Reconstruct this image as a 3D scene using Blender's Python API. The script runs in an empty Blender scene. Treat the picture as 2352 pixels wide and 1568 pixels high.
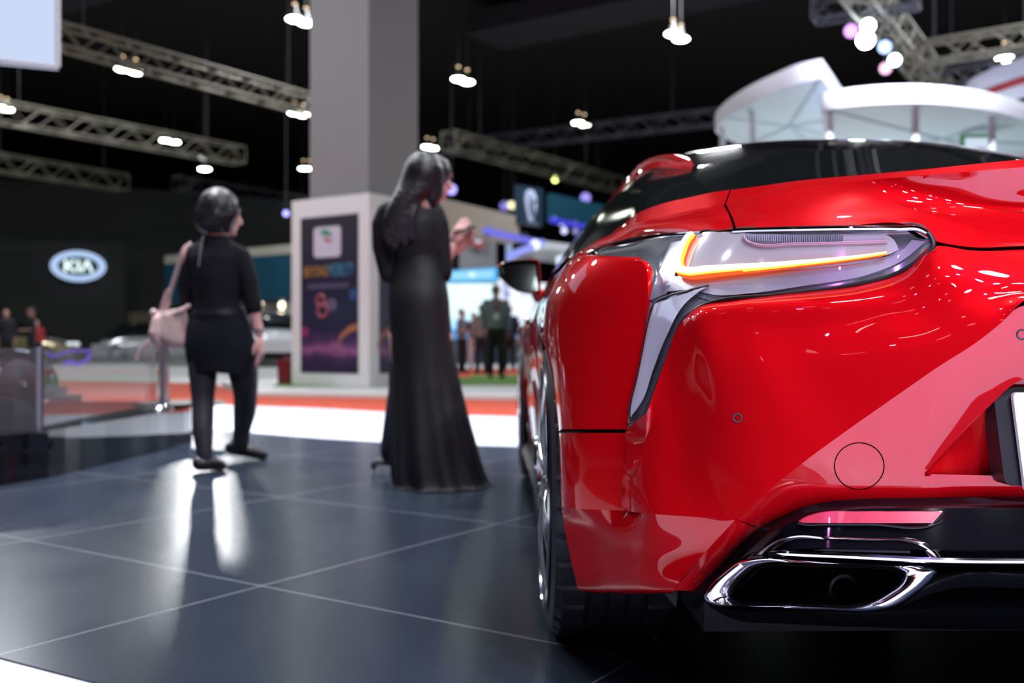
import bpy, bmesh, math, random
import numpy as np
from mathutils import Vector, Matrix
from mathutils.bvhtree import BVHTree

SC = bpy.context.scene
COL = SC.collection
random.seed(7)

# ------------------------------------------------------------------ camera
FPX, CAMH, HOR, MIDX = 2319.0, 0.71, 784.0, 1176.0
cam_data = bpy.data.cameras.new('camera')
cam = bpy.data.objects.new('camera', cam_data)
COL.objects.link(cam)
cam.location = (0, 0, CAMH)
cam.rotation_euler = (math.radians(90), 0, 0)
cam_data.sensor_width = 36.0
cam_data.lens = FPX * 36.0 / 2352.0
cam_data.clip_start = 0.05
cam_data.clip_end = 300
cam_data.dof.use_dof = True
cam_data.dof.focus_distance = 1.63
cam_data.dof.aperture_fstop = 3.0
cam_data.dof.aperture_blades = 8
SC.camera = cam

# ------------------------------------------------------------------ world and exposure
world = bpy.data.worlds.new('hall_air')
SC.world = world
world.use_nodes = True
world.node_tree.nodes['Background'].inputs[0].default_value = (0.30, 0.34, 0.45, 1)
world.node_tree.nodes['Background'].inputs[1].default_value = 0.05
SC.view_settings.view_transform = 'Standard'
SC.view_settings.look = 'None'
SC.view_settings.exposure = 0.0
SC.view_settings.gamma = 1.0
SC.view_settings.use_curve_mapping = False
SC.cycles.use_denoising = True
SC.cycles.caustics_reflective = False
SC.cycles.caustics_refractive = False
SC.cycles.sample_clamp_indirect = 8.0
SC.cycles.max_bounces = 8
SC.cycles.transparent_max_bounces = 12


def lamp(name, loc, power, size=0.3, color=(0.93, 0.96, 1.0), target=None, kind='AREA', spread=180, blend=0.4, angle=60):
    ld = bpy.data.lights.new(name, kind)
    ld.energy = power
    ld.color = color
    if kind == 'AREA':
        ld.shape = 'DISK'
        ld.size = size
        ld.spread = math.radians(spread)
    else:
        ld.shadow_soft_size = size
        if kind == 'SPOT':
            ld.spot_size = math.radians(angle)
            ld.spot_blend = blend
    o = bpy.data.objects.new(name, ld)
    COL.objects.link(o)
    o.location = loc
    if target is not None:
        d = Vector(target) - Vector(loc)
        o.rotation_euler = d.to_track_quat('-Z', 'Y').to_euler()
    return o


# lamps of the motor-show stand: rows of stage heads hung above and behind the photographer
for ix, X in enumerate((-3.6, -1.8, 0.0, 1.8, 3.6)):
    for iy, Y in enumerate((-4.5, -2.0, 0.4)):
        lamp('stage_light', (X + 0.25 * (iy % 2), Y, 5.6 + 0.15 * ((ix + iy) % 3)), (0.3, 1, 16, 98, 120)[ix], 0.26 + 0.1 * ((ix * 2 + iy) % 3), spread=150)
for X, Y, P in ((-4.0, 3.6, 14), (-1.6, 4.4, 18), (1.2, 4.0, 70), (3.6, 4.4, 80), (-2.7, 8.4, 120), (-0.4, 8.6, 120), (2.4, 8.4, 110), (-4.6, 10.2, 110)):
    lamp('stage_light', (X, Y, 6.3), P, 0.22 if Y < 5 else .4, spread=95)
lamp('stage_light', (-1.9, -2.6, 4.6), 22, 0.10, (0.85, 0.25, 1.0))
lamp('stage_light', (2.2, -3.4, 4.9), 22, 0.10, (0.85, 0.25, 1.0))
lamp('stage_light', (-3.0, 5.6, 6.2), 60, 0.4, spread=70)
lamp('stage_light', (1.2, -0.6, 4.6), 70, 0.15, (0.50, 0.36, 1.0), spread=75)
lamp('stage_light', (2.6, -0.4, 4.6), 30, 0.15, (0.55, 0.42, 1.0), spread=75)
# hall lighting further back, and added fills for the canopies
lamp('added_canopy_fill', (6.2, 17.2, 0.6), 95, 0.8, target=(5.8, 16.8, 5))  # added pair hidden behind the car, brightens the canopy undersides
lamp('added_canopy_fill', (4.6, 18.2, 0.6), 45, 0.6, target=(4.4, 17.6, 5))
lamp('hall_and_fill_light', (4.6, 8.6, 7.4), 170, 0.5, target=(5.2, 13.4, 4.0), spread=50)  # added fill aimed at the canopy rims, no fixture of the hall
for X, Y, Z, P, S in ((-9, 13, 9.3, 480, 1.2), (-5.6, 10.2, 9.2, 420, 1.2), (9, 15, 9.3, 600, 1.2), (-14, 27, 10.7, 800, 1.5),
                      (-4, 27, 10.7, 800, 1.5), (5, 27, 10.7, 800, 1.5), (15, 26, 10.7, 800, 1.5)):
    lamp('hall_and_fill_light', (X, Y, Z), P, S, (0.95, 0.97, 1.0))


# ------------------------------------------------------------------ materials
def mat(name, base, rough=0.5, metal=0.0, coat=0.0, emit=None, estr=0.0, spec=None, ior=None, trans=0.0, coat_ior=None, noise=0.0, nscale=8.0, sheen=0.0, alpha=None, bump=0.0):
    m = bpy.data.materials.new(name)
    m.use_nodes = True
    nt = m.node_tree
    b = nt.nodes['Principled BSDF']
    b.inputs['Base Color'].default_value = (*base, 1)
    b.inputs['Roughness'].default_value = rough
    b.inputs['Metallic'].default_value = metal
    b.inputs['Coat Weight'].default_value = coat
    b.inputs['Coat Roughness'].default_value = 0.015
    if coat_ior: b.inputs['Coat IOR'].default_value = coat_ior
    if ior: b.inputs['IOR'].default_value = ior
    if spec is not None: b.inputs['Specular IOR Level'].default_value = spec
    if trans: b.inputs['Transmission Weight'].default_value = trans
    if sheen: b.inputs['Sheen Weight'].default_value = sheen
    if alpha is not None: b.inputs['Alpha'].default_value = alpha
    if emit:
        b.inputs['Emission Color'].default_value = (*emit, 1)
        b.inputs['Emission Strength'].default_value = estr
    if noise > 0 or bump > 0:
        tc = nt.nodes.new('ShaderNodeTexCoord')
        nz = nt.nodes.new('ShaderNodeTexNoise')
        nz.inputs['Scale'].default_value = nscale
        nz.inputs['Detail'].default_value = 4
        nt.links.new(tc.outputs['Object'], nz.inputs['Vector'])
        if noise > 0:
            mr = nt.nodes.new('ShaderNodeMapRange')
            mr.inputs['To Min'].default_value = 1 - noise
            mr.inputs['To Max'].default_value = 1 + noise
            vm = nt.nodes.new('ShaderNodeVectorMath'); vm.operation = 'SCALE'
            vm.inputs[0].default_value = base
            nt.links.new(nz.outputs['Fac'], mr.inputs['Value'])
            nt.links.new(mr.outputs['Result'], vm.inputs['Scale'])
            nt.links.new(vm.outputs['Vector'], b.inputs['Base Color'])
        if bump > 0:
            bp = nt.nodes.new('ShaderNodeBump')
            bp.inputs['Strength'].default_value = bump
            bp.inputs['Distance'].default_value = 0.01
            nt.links.new(nz.outputs['Fac'], bp.inputs['Height'])
            nt.links.new(bp.outputs['Normal'], b.inputs['Normal'])
    return m


def emitter(name, color, strength):
    m = bpy.data.materials.new(name)
    m.use_nodes = True
    nt = m.node_tree
    nt.nodes.remove(nt.nodes['Principled BSDF'])
    e = nt.nodes.new('ShaderNodeEmission')
    e.inputs[0].default_value = (*color, 1)
    e.inputs[1].default_value = strength
    nt.links.new(e.outputs[0], nt.nodes['Material Output'].inputs[0])
    return m


PAINT = mat('red_car_paint', (0.56, 0.002, 0.006), 0.36, 0.22, 1.0, coat_ior=1.62, spec=0.0)
GLOSSBLACK = mat('gloss_black', (0.004, 0.004, 0.006), 0.06, 0, 0.0, spec=0.35)
BLACKTRIM = mat('black_plastic', (0.012, 0.012, 0.016), 0.38)
DEEPBLACK = mat('underbody_black', (0.003, 0.003, 0.004), 0.7)
CHROME = mat('chrome', (0.82, 0.83, 0.86), 0.05, 1.0)
EXH = mat('exhaust_chrome', (0.80, 0.80, 0.83), 0.13, 1.0)
SATIN = mat('satin_chrome', (0.66, 0.67, 0.72), 0.16, 1.0)
LAMPGREY = mat('lamp_grey_mirror', (0.42, 0.46, 0.53), 0.13, 0.75, 0.5)
LAMPFRAME = mat('lamp_frame_silver', (0.40, 0.40, 0.50), 0.34, 0.45, 0.25)
LENSWHITE = mat('clear_white_lens', (0.66, 0.67, 0.80), 0.12, 0.1, 1.0)
LENSMIRROR = mat('mirror_lens', (0.74, 0.70, 0.80), 0.10, 0.35, 0.6)
REFLECTOR = mat('red_reflector', (0.62, 0.05, 0.10), 0.25, 0, 1.0, noise=0.15, nscale=60)
GLASS = mat('dark_tinted_glass', (0.006, 0.008, 0.009), 0.03, 0, 0.3, spec=0.55)
RUBBER = mat('tyre_rubber', (0.017, 0.018, 0.022), 0.5, noise=0.2, nscale=30)
ALLOY = mat('polished_alloy', (0.68, 0.69, 0.72), 0.13, 1.0)
PLATE = mat('number_plate_white', (0.86, 0.88, 0.9), 0.3)
SEAM = mat('panel_gap_black', (0.006, 0.001, 0.002), 0.8, spec=0.0)
BAR_CORE = emitter('light_bar_yellow', (1.0, 0.58, 0.07), 1.7)
BAR_WHITE = emitter('light_bar_white', (1.0, 0.88, 0.55), 2.6)
BAR_EDGE = emitter('light_bar_edge', (1.0, 0.10, 0.02), 1.5)


# ------------------------------------------------------------------ geometry helpers
def W(px, py, Y):
    """point of the place seen at picture position (px, py), at distance Y in front of the camera"""
    return Vector(((px - MIDX) / FPX * Y, Y, CAMH - (py - HOR) / FPX * Y))


def ground(px, py, z=0.0):
    Y = FPX * (CAMH - z) / (py - HOR)
    return Vector(((px - MIDX) / FPX * Y, Y, z))


def spline(P, n, linear=False):
    P = np.array(P, float)
    k = len(P)
    d = np.linalg.norm(np.diff(P, axis=0), axis=1)
    d = np.maximum(d, 1e-6)
    t = np.concatenate([[0], np.cumsum(d)])
    ts = np.linspace(0, t[-1], n)
    if k == 2 or linear:
        return np.stack([np.interp(ts, t, P[:, i]) for i in range(P.shape[1])], 1)
    s = np.diff(P, axis=0) / d[:, None]
    m = np.zeros_like(P)
    m[1:-1] = (s[:-1] * d[1:, None] + s[1:] * d[:-1, None]) / (d[1:] + d[:-1])[:, None]
    m[0] = s[0] * 1.5 - m[1] * 0.5
    m[-1] = s[-1] * 1.5 - m[-2] * 0.5
    i = np.clip(np.searchsorted(t, ts, side='right') - 1, 0, k - 2)
    h = d[i]
    u = ((ts - t[i]) / h)[:, None]
    h = h[:, None]
    return ((2*u**3 - 3*u**2 + 1) * P[i] + (u**3 - 2*u**2 + u) * h * m[i] + (-2*u**3 + 3*u**2) * P[i+1] + (u**3 - u**2) * h * m[i+1])


def grid_from_rows(rows, nu, nv, lin=False):
    R = [spline(r, nu) for r in rows]
    G = np.zeros((nv, nu, 3))
    for j in range(nu):
        G[:, j] = spline([r[j] for r in R], nv, lin)
    return G


class MB:
    """collects verts and faces of ONE mesh"""
    def __init__(self):
        self.v, self.f = [], []

    def add(self, v, f):
        o = len(self.v)
        self.v += [tuple(p) for p in v]
        self.f += [tuple(i + o for i in q) for q in f]
        return self

    def grid(self, G, close_u=False, close_v=False, flip=False):
        nv, nu = len(G), len(G[0])
        f = []
        for i in range(nv if close_v else nv - 1):
            for j in range(nu if close_u else nu - 1):
                a, b = i * nu + j, i * nu + (j + 1) % nu
                i2 = (i + 1) % nv
                c, d = i2 * nu + (j + 1) % nu, i2 * nu + j
                f.append((a, d, c, b) if flip else (a, b, c, d))
        return self.add([p for r in G for p in r], f)

    def loft(self, rows, nu=24, nv=12, lin=False):
        return self.grid(grid_from_rows(rows, nu, nv, lin))

    def box(self, c, s, M=None):
        v = [Vector((x * s[0] / 2, y * s[1] / 2, z * s[2] / 2)) for x in (-1, 1) for y in (-1, 1) for z in (-1, 1)]
        if M is not None: v = [M @ p for p in v]
        v = [p + Vector(c) for p in v]
        return self.add(v, [(0, 1, 3, 2), (4, 6, 7, 5), (0, 4, 5, 1), (2, 3, 7, 6), (0, 2, 6, 4), (1, 5, 7, 3)])

    def tube(self, pts, r, seg=8, n=None, closed=False, flat=None, up=None):
        P = [Vector(p) for p in (spline(pts, n) if n else pts)]
        k = len(P)
        rad = r if isinstance(r, (list, tuple, np.ndarray)) else [r] * k
        if len(rad) != k:
            rad = np.interp(np.linspace(0, 1, k), np.linspace(0, 1, len(rad)), rad)
        t0 = None
        rings = []
        N = Vector(up) if up else None
        for i in range(k):
            if closed: t = (P[(i + 1) % k] - P[i - 1])
            else: t = (P[min(i + 1, k - 1)] - P[max(i - 1, 0)])
            if t.length < 1e-9: t = Vector((0, 0, 1))
            t.normalize()
            if N is None:
                N = t.orthogonal()
            N = N - t * N.dot(t)
            if N.length < 1e-6: N = t.orthogonal()
            N.normalize()
            B = t.cross(N)
            fx, fy = flat if flat else (1, 1)
            rings.append([P[i] + (N * math.cos(2 * math.pi * q / seg) * fx + B * math.sin(2 * math.pi * q / seg) * fy) * rad[i] for q in range(seg)])
        o = len(self.v)
        self.grid(rings, close_u=True, close_v=closed)
        if not closed:
            self.f.append(tuple(o + q for q in range(seg))[::-1])
            self.f.append(tuple(o + (k - 1) * seg + q for q in range(seg)))
        return self

    def rod(self, a, b, r, seg=8):
        return self.tube([a, b], r, seg)

    def capsule(self, pts, radii, seg=12, n=None):
        """tapered tube with round ends (for remeshed bodies)"""
        P = [Vector(p) for p in (spline(pts, n) if n else pts)]
        k = len(P)
        rad = list(np.interp(np.linspace(0, 1, k), np.linspace(0, 1, len(radii)), radii))
        d0 = (P[0] - P[1]).normalized(); d1 = (P[-1] - P[-2]).normalized()
        pp = [P[0] + d0 * rad[0] * 0.95, P[0] + d0 * rad[0] * 0.6] + P + [P[-1] + d1 * rad[-1] * 0.6, P[-1] + d1 * rad[-1] * 0.95]
        rr = [rad[0] * 0.3, rad[0] * 0.8] + rad + [rad[-1] * 0.8, rad[-1] * 0.3]
        return self.tube(pp, rr, seg)

    def ellipsoid(self, c, r, M=None, nu=16, nv=10):
        rings = []
        for i in range(nv + 1):
            th = math.pi * (i + 0.02) / (nv + 0.04)
            ring = []
            for j in range(nu):
                ph = 2 * math.pi * j / nu
                p = Vector((r[0] * math.sin(th) * math.cos(ph), r[1] * math.sin(th) * math.sin(ph), r[2] * math.cos(th)))
                if M is not None: p = M @ p
                ring.append(p + Vector(c))
            rings.append(ring)
        o = len(self.v)
        self.grid(rings, close_u=True)
        self.f.append(tuple(o + q for q in range(nu)))
        self.f.append(tuple(o + nv * nu + q for q in range(nu))[::-1])
        return self

    def rings(self, L, seg=24, cap=True, n=None):
        """stack of ellipses: (centre, rx, ry)"""
        A = np.array([[*c, rx, ry] for c, rx, ry in L], float)
        if n: A = spline(A, n)
        rr = [[Vector((a[0] + a[3] * math.cos(2*math.pi*q/seg), a[1] + a[4] * math.sin(2*math.pi*q/seg), a[2])) for q in range(seg)] for a in A]
        o = len(self.v)
        self.grid(rr, close_u=True)
        if cap:
            self.f.append(tuple(o + q for q in range(seg))[::-1])
            self.f.append(tuple(o + (len(A) - 1) * seg + q for q in range(seg)))
        return self

    def lathe(self, prof, axis='x', seg=64, c=(0, 0, 0), closed=False):
        rr = []
        for q in range(seg):
            an = 2 * math.pi * q / seg
            ca, sa = math.cos(an), math.sin(an)
            ring = []
            for h, r in prof:
                if axis == 'x': ring.append((c[0] + h, c[1] + r * ca, c[2] + r * sa))
                else: ring.append((c[0] + r * ca, c[1] + r * sa, c[2] + h))
            rr.append(ring)
        return self.grid(rr, close_v=True, close_u=closed)

    def prism(self, outline, depth_vec):
        """solid between a flat outline (3-D points) and its copy moved by depth_vec"""
        n = len(outline)
        d = Vector(depth_vec)
        a = [Vector(p) for p in outline]
        v = a + [p + d for p in a]
        f = [tuple(range(n))[::-1], tuple(range(n, 2 * n))] + [(i, (i + 1) % n, n + (i + 1) % n, n + i) for i in range(n)]
        return self.add(v, f)

    def mirrored(self):
        m = MB()
        m.v = [(-x, y, z) for x, y, z in self.v]
        m.f = [q[::-1] for q in self.f]
        return m

    def join(self, o):
        return self.add(o.v, o.f)

    def xf(self, M):
        self.v = [tuple(M @ Vector(p)) for p in self.v]
        return self

    def mesh(self, name, smooth=True, weld=True, sharp=None):
        me = bpy.data.meshes.new(name)
        me.from_pydata(self.v, [], self.f)
        bm = bmesh.new(); bm.from_mesh(me)
        if weld: bmesh.ops.remove_doubles(bm, verts=bm.verts, dist=1e-5)
        bmesh.ops.recalc_face_normals(bm, faces=bm.faces)
        for f in bm.faces: f.smooth = smooth
        if smooth and sharp is not None:
            for e in bm.edges:
                if len(e.link_faces) == 2 and e.calc_face_angle(0) > sharp: e.smooth = False
        bm.to_mesh(me); bm.free()
        return me

    def build(self, name, m, parent=None, smooth=True, sharp=0.6, label=None, kind=None, weld=True, mods=None):
        me = self.mesh(name, smooth, weld, sharp)
        if m: me.materials.append(m)
        o = bpy.data.objects.new(name, me)
        COL.objects.link(o)
        if parent is not None: o.parent = parent
        if label: o['label'] = label
        if kind: o['kind'] = kind
        return o

    def remesh(self, voxel, smooth_it=4):
        me = bpy.data.meshes.new('tmp')
        me.from_pydata(self.v, [], self.f)
        o = bpy.data.objects.new('tmp', me)
        COL.objects.link(o)
        m = o.modifiers.new('r', 'REMESH'); m.mode = 'VOXEL'; m.voxel_size = voxel
        if smooth_it:
            s = o.modifiers.new('s', 'SMOOTH'); s.factor = 0.5; s.iterations = smooth_it
        dg = bpy.context.evaluated_depsgraph_get()
        ev = o.evaluated_get(dg)
        r = ev.to_mesh()
        out = MB()
        out.v = [tuple(v.co) for v in r.vertices]
        out.f = [tuple(p.vertices) for p in r.polygons]
        ev.to_mesh_clear()
        bpy.data.objects.remove(o); bpy.data.meshes.remove(me)
        return out


def thing(name, label, cat, loc=(0, 0, 0), rotz=0, group=None):
    o = bpy.data.objects.new(name, None)
    o.empty_display_size = 0.1
    COL.objects.link(o)
    o.location = loc; o.rotation_euler = (0, 0, rotz)
    o['label'] = label; o['category'] = cat
    if group: o['group'] = group
    return o


def tag(o, label, cat, group=None, kind=None):
    o['label'] = label; o['category'] = cat
    if group: o['group'] = group
    if kind: o['kind'] = kind
    return o


def dup(root, loc=None, rotz=None, label=None, group=None):
    r = root.copy(); COL.objects.link(r)
    if loc is not None: r.location = loc
    if rotz is not None: r.rotation_euler = (0, 0, rotz)
    if label: r['label'] = label
    if group: r['group'] = group
    for ch in [o for o in root.children]:
        c = ch.copy(); COL.objects.link(c); c.parent = r
        for g in [o for o in ch.children]:
            d = g.copy(); COL.objects.link(d); d.parent = c
    return r


# ================================================================== THE RED COUPE
CAR_X, CAR_Y = 1.03, 2.49
HD = Vector((-0.01337, 0.99991, 0)); RT = Vector((0.99991, 0.01337, 0))
CAR0 = Vector((CAR_X, CAR_Y, 0))
car = thing('sports_car', 'glossy red sports coupe seen from its rear left corner, on the dark tiled stage', 'car', CAR0, math.asin(0.01337))
car_rot = Matrix.Rotation(math.asin(0.01337), 3, 'Z')


def cp(px, py, L):
    """point of the car body: seen at (px, py), lying L metres ahead of the rear axle -> car coordinates"""
    d = Vector(((px - MIDX) / FPX, 1, -(py - HOR) / FPX))
    o = Vector((0, 0, CAMH)) - CAR0
    t = (L - o.dot(HD)) / d.dot(HD)
    p = o + d * t
    return (p.dot(RT), p.dot(HD), p.z + 0.0)


def cz(py, L):
    """point on the car's centre line seen at height py"""
    Y = CAR_Y + L
    return (0.0, L, CAMH - (py - HOR) / FPX * Y)


def row(*pts):
    out = []
    for p in pts:
        if p[0] == 'c': out.append(cz(p[1], p[2]))
        elif p[0] == 'a': out.append(p[1:])
        else: out.append(cp(*p))
    return out


def car_hit(bvh, px, py):
    d = (Vector(((px - MIDX) / FPX, 1, -(py - HOR) / FPX))).normalized()
    o = Vector((0, 0, CAMH)) - CAR0
    Ri = car_rot.transposed()
    loc, nor, i, dist = bvh.ray_cast(Ri @ o, Ri @ d)
    if loc is None: return None, None
    if nor.dot(Ri @ d) > 0: nor = -nor
    return loc, nor


def both(mb):
    m = MB(); m.join(mb); m.join(mb.mirrored()); return m


def sided(name, mb, m, parent=car, parent_r=None, **k):
    """left part and its mirror twin on the right"""
    a = mb.build(name, m, parent, **k)
    b = mb.mirrored().build(name, m, parent_r or parent, **k)
    return a, b


# ---- smooth body side
_wz = np.array([(.15, .885), (.25, .908), (.36, .930), (.5, .946), (.65, .956), (.75, .959), (.81, .951), (.86, .929), (.90, .897), (.93, .861), (.955, .815), (.98, .74)])
_wzd = spline(_wz, 200)
def half_w(L, z):
    """half width of the body side: tumblehome by height, rounding towards the rear corner"""
    t = max(0.0, -L)
    f = min(max((t - .28) / .25, 0), 1); f = f * f * (3 - 2 * f)
    flare = .17 * f * (.74 - min(max(z, .36), .74))
    return float(np.interp(z, _wzd[:, 0], _wzd[:, 1])) - 1.694 * t ** 4.5 + flare
def sd(px, py, L0=-.75, L1=.4):
    """rear-corner point seen at (px, py) on that smooth side"""
    best = None; prev = None
    for L in np.linspace(L0, L1, 461):
        a_, _, z = cp(px, py, L)
        g = half_w(L, z) + a_
        if g >= 0: return (-half_w(L, z), L, z)
        if best is None or g > best[0]: best = (g, L, z)
    return (-half_w(best[1], best[2]), best[1], best[2])
def sl(py, L):
    """point of the side at station L seen at height py"""
    z = cp(1300, py, L)[2]
    return (-half_w(L, z), L, z)
def side_row(left, right, n=24, p=1.0):
    out = []
    for k in range(n):
        u = k / (n - 1)
        L = left[1] + (right[1] - left[1]) * u ** p; z = left[2] + (right[2] - left[2]) * u
        out.append((-half_w(L, z), L, z))
    return out

# ---- rear bumper (both sides, one moulding)
E_G = [(1690, 1192, -.835), (1760, 1130, -.894), (1850, 1058, -.912), (1950, 985, -.925), (2050, 915, -.944), (2140, 852, -.960), (2230, 795, -.973), (2310, 732, -.981), (2352, 690, -.985)]
bump = MB()
c_r = [sd(1437, 994), sd(1434.5, 1060), sd(1433, 1120), sd(1432.5, 1160), sd(1433, 1172)]
c_l = [sl(994, -.385), sl(1060, -.40), sl(1120, -.405), sl(1152, -.41), sl(1163, -.412)]
c_rows = [side_row(p, q) for p, q in zip(c_l, c_r)]
k0d = [tuple(p) for p in spline(row((1485, 948, -.700), (1481, 1010, -.684), (1455, 1062, -.664)) + [c_r[2], c_r[3], c_r[4]], 80)]
k0i = min(range(80), key=lambda i: abs(k0d[i][2] - c_r[2][2]))
# upper panel, columns from the lamp edge down to the crease
bump.loft([
    k0d,
    row((1505, 892, -.695), (1512, 980, -.712), (1506, 1060, -.722), (1502, 1120, -.732), (1500, 1180, -.740)),
    row((1530, 822, -.695), (1550, 930, -.727), (1570, 1040, -.757), (1590, 1130, -.790), (1600, 1187, -.808)),
    row((1560, 747, -.715), (1580, 800, -.750), (1610, 900, -.782), (1650, 1060, -.830), (1690, 1192, -.862)),
    row((1600, 707, -.735), (1604, 722, -.768), (1612, 752, -.785), (1660, 900, -.828), (1760, 1130, -.894)),
    row((1680, 690, -.765), (1683, 712, -.808), (1692, 745, -.818), (1745, 880, -.862), (1850, 1058, -.912)),
    row((1780, 678, -.80), (1784, 706, -.840), (1796, 745, -.848), (1850, 850, -.882), (1950, 985, -.925)),
    row((1880, 666, -.825), (1886, 702, -.866), (1900, 742, -.874), (1955, 820, -.907), (2050, 915, -.944)),
    row((1980, 650, -.845), (1988, 694, -.886), (2005, 730, -.896), (2055, 785, -.928), (2140, 852, -.960)),
    row((2070, 622, -.86), (2084, 676, -.904), (2110, 715, -.918), (2155, 752, -.946), (2230, 795, -.973)),
    row((2142, 566, -.875), (2165, 630, -.917), (2200, 680, -.936), (2250, 708, -.960), (2310, 732, -.981)),
    row((2230, 575, -.892), (2260, 620, -.925), (2290, 655, -.945), (2325, 678, -.956), (2352, 690, -.985)),
    [(-.20, -.905, .856), (-.20, -.936, .83), (-.20, -.958, .80), (-.20, -.975, .775), (-.20, -.987, .752)],
    [(0, -.908, .856), (0, -.938, .83), (0, -.960, .80), (0, -.977, .775), (0, -.989, .756)],
], nu=40, nv=90)
# narrow facet below the lamp tip
bump.loft([
    [sd(1438, 986), c_r[0], c_r[1], k0d[k0i]],
    k0d[:k0i + 1],
], nu=20, nv=4)
# corner under the fender gap
bump.loft(c_rows, nu=24, nv=18)
# lower corner, undercut
bump.loft([
    c_rows[-1][::6] + [c_rows[-1][-1]] + row((1500, 1180, -.740), (1600, 1187, -.808), (1690, 1192, -.862)),
    [sl(1215, -.415)] + row((1352, 1215, -.495), (1402, 1219, -.577), (1440, 1220, -.640), (1500, 1222, -.730), (1580, 1222, -.790), (1662, 1222, -.842)),
    [sl(1262, -.42)] + row((1362, 1263, -.500), (1410, 1265, -.578), (1446, 1265, -.634), (1500, 1265, -.712), (1565, 1264, -.770), (1625, 1262, -.816)),
    [sl(1350, -.43)] + row((1378, 1352, -.502), (1415, 1353, -.565), (1445, 1353, -.616), (1480, 1354, -.672), (1515, 1355, -.722), (1548, 1355, -.760)),
    [sl(1357, -.41)] + row((1380, 1361, -.475), (1416, 1362, -.535), (1446, 1362, -.58), (1482, 1363, -.63), (1516, 1362, -.675), (1552, 1362, -.715)),
], nu=40, nv=30)
# turned edge between that corner and the diffuser
bump.loft([
    row((1690, 1192, -.862), (1662, 1222, -.842), (1625, 1262, -.816), (1548, 1355, -.760)),
    row((1722, 1207, -.846), (1686, 1244, -.825), (1648, 1285, -.798), (1572, 1356, -.757)),
    row((1742, 1212, -.826), (1704, 1248, -.795), (1664, 1290, -.772), (1590, 1357, -.742)),
], nu=20, nv=8)
# diagonal plane below the crease, left of the plate recess
def ruled(A_, B_, bow=0.0, n=7):
    out = []
    for p, q in zip(A_, B_):
        out.append([tuple(p[i] + (q[i] - p[i]) * k / (n - 1) + (-bow * 4 * (k / (n - 1)) * (1 - k / (n - 1)) if i == 1 else 0) for i in range(3)) for k in range(n)])
    return out
T1 = (2122, 1088, -.917)
gL = spline(row((1690, 1192, -.862), (1760, 1130, -.894), (1850, 1058, -.912), (1950, 985, -.925), (2050, 915, -.944), (2140, 852, -.960)), 30)
dL = spline(row((1742, 1212, -.826), (1806, 1180, -.848), (1872, 1157, -.872), (1960, 1147, -.889), (2044, 1144, -.899), (2119, 1143, -.907)), 30)
bump.loft(ruled(gL, dL, .002), nu=20, nv=60)
gR = spline(row((2140, 852, -.960), (2185, 823, -.967), (2230, 795, -.973), (2290, 748, -.978), (2335, 708, -.983)) + [(-.20, -.987, .752), (0, -.989, .756)], 30)
REC = row(T1, (2170, 1036, -.924), (2215, 990, -.930), (2270, 935, -.937), (2345, 872, -.946)) + [(-.20, -.953, .665), (0, -.955, .665)]
bump.loft(ruled(gR, spline(REC, 30), .002), nu=20, nv=60)
# strip under the recess
bump.loft([
    row((2122, 1088, -.917), (2120, 1120, -.912), (2119, 1143, -.907)),
    row((2240, 1091, -.926), (2240, 1122, -.920), (2240, 1142, -.912)),
    row((2345, 1093, -.932), (2345, 1123, -.926), (2345, 1142, -.917)),
    row(('c', 1093, -0.935), ('c', 1123, -0.929), ('c', 1142, -0.919)),
], nu=10, nv=30)
# recess walls and floor
rec_edge = REC
rec_in = [(p[0] + .004, p[1] + .004, p[2] - .003) for p in rec_edge]
rec_in = [rec_in[0]] + [(rec_edge[i][0] + .013, rec_edge[i][1] + .028 * min(1, i / 2), rec_edge[i][2] - .0025) for i in range(1, 7)]
rec_bot = row((2122, 1089, -.916), (2168, 1090, -.912), (2210, 1091, -.908), (2260, 1092, -.906), (2345, 1093, -.906), ('a', -.20, -.895, .515), ('a', 0, -.895, .515))
bump.loft([rec_edge, rec_in], nu=40, nv=3, lin=True)
bump.loft([rec_in, rec_bot], nu=40, nv=10, lin=True)
bump_bvh = BVHTree.FromPolygons(bump.v, bump.f)
bumper = both(bump).build('rear_bumper', PAINT, car, sharp=0.35)

# ---- fender over the rear wheel
fen = MB()
edge_px = [(1468, 597.5), (1481, 604), (1489, 618), (1491, 640), (1488, 690), (1484, 735), (1477, 785), (1468, 834), (1455, 898), (1438, 989)]
edge_pt = [sd(*q) for q in edge_px]
left_pt = [sl(577, .02), sl(583, .035), sl(590, .045), sl(600, .05), sl(636, .05), sl(682, .03), sl(735, 0), sl(800, -.2), sl(885, -.32), sl(989, -.385)]
fen_rows = [side_row(a_, b_) for a_, b_ in zip(left_pt, edge_pt)]
fen.loft(fen_rows, nu=48, nv=60)
# turned-in edge towards the lamp
redge = [r[-1] for r in fen_rows]
fen.loft([redge, [(p[0] + .010, p[1] + .004, p[2]) for p in redge], [(p[0] + .013, p[1] + .018, p[2]) for p in redge]], nu=40, nv=5)
tedge = fen_rows[0]
fen.loft([tedge, [(p[0] + .004, p[1] + .004, p[2] + .004) for p in tedge], [(p[0] + .022, p[1] + .022, p[2] + .004) for p in tedge]], nu=30, nv=5)
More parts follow.
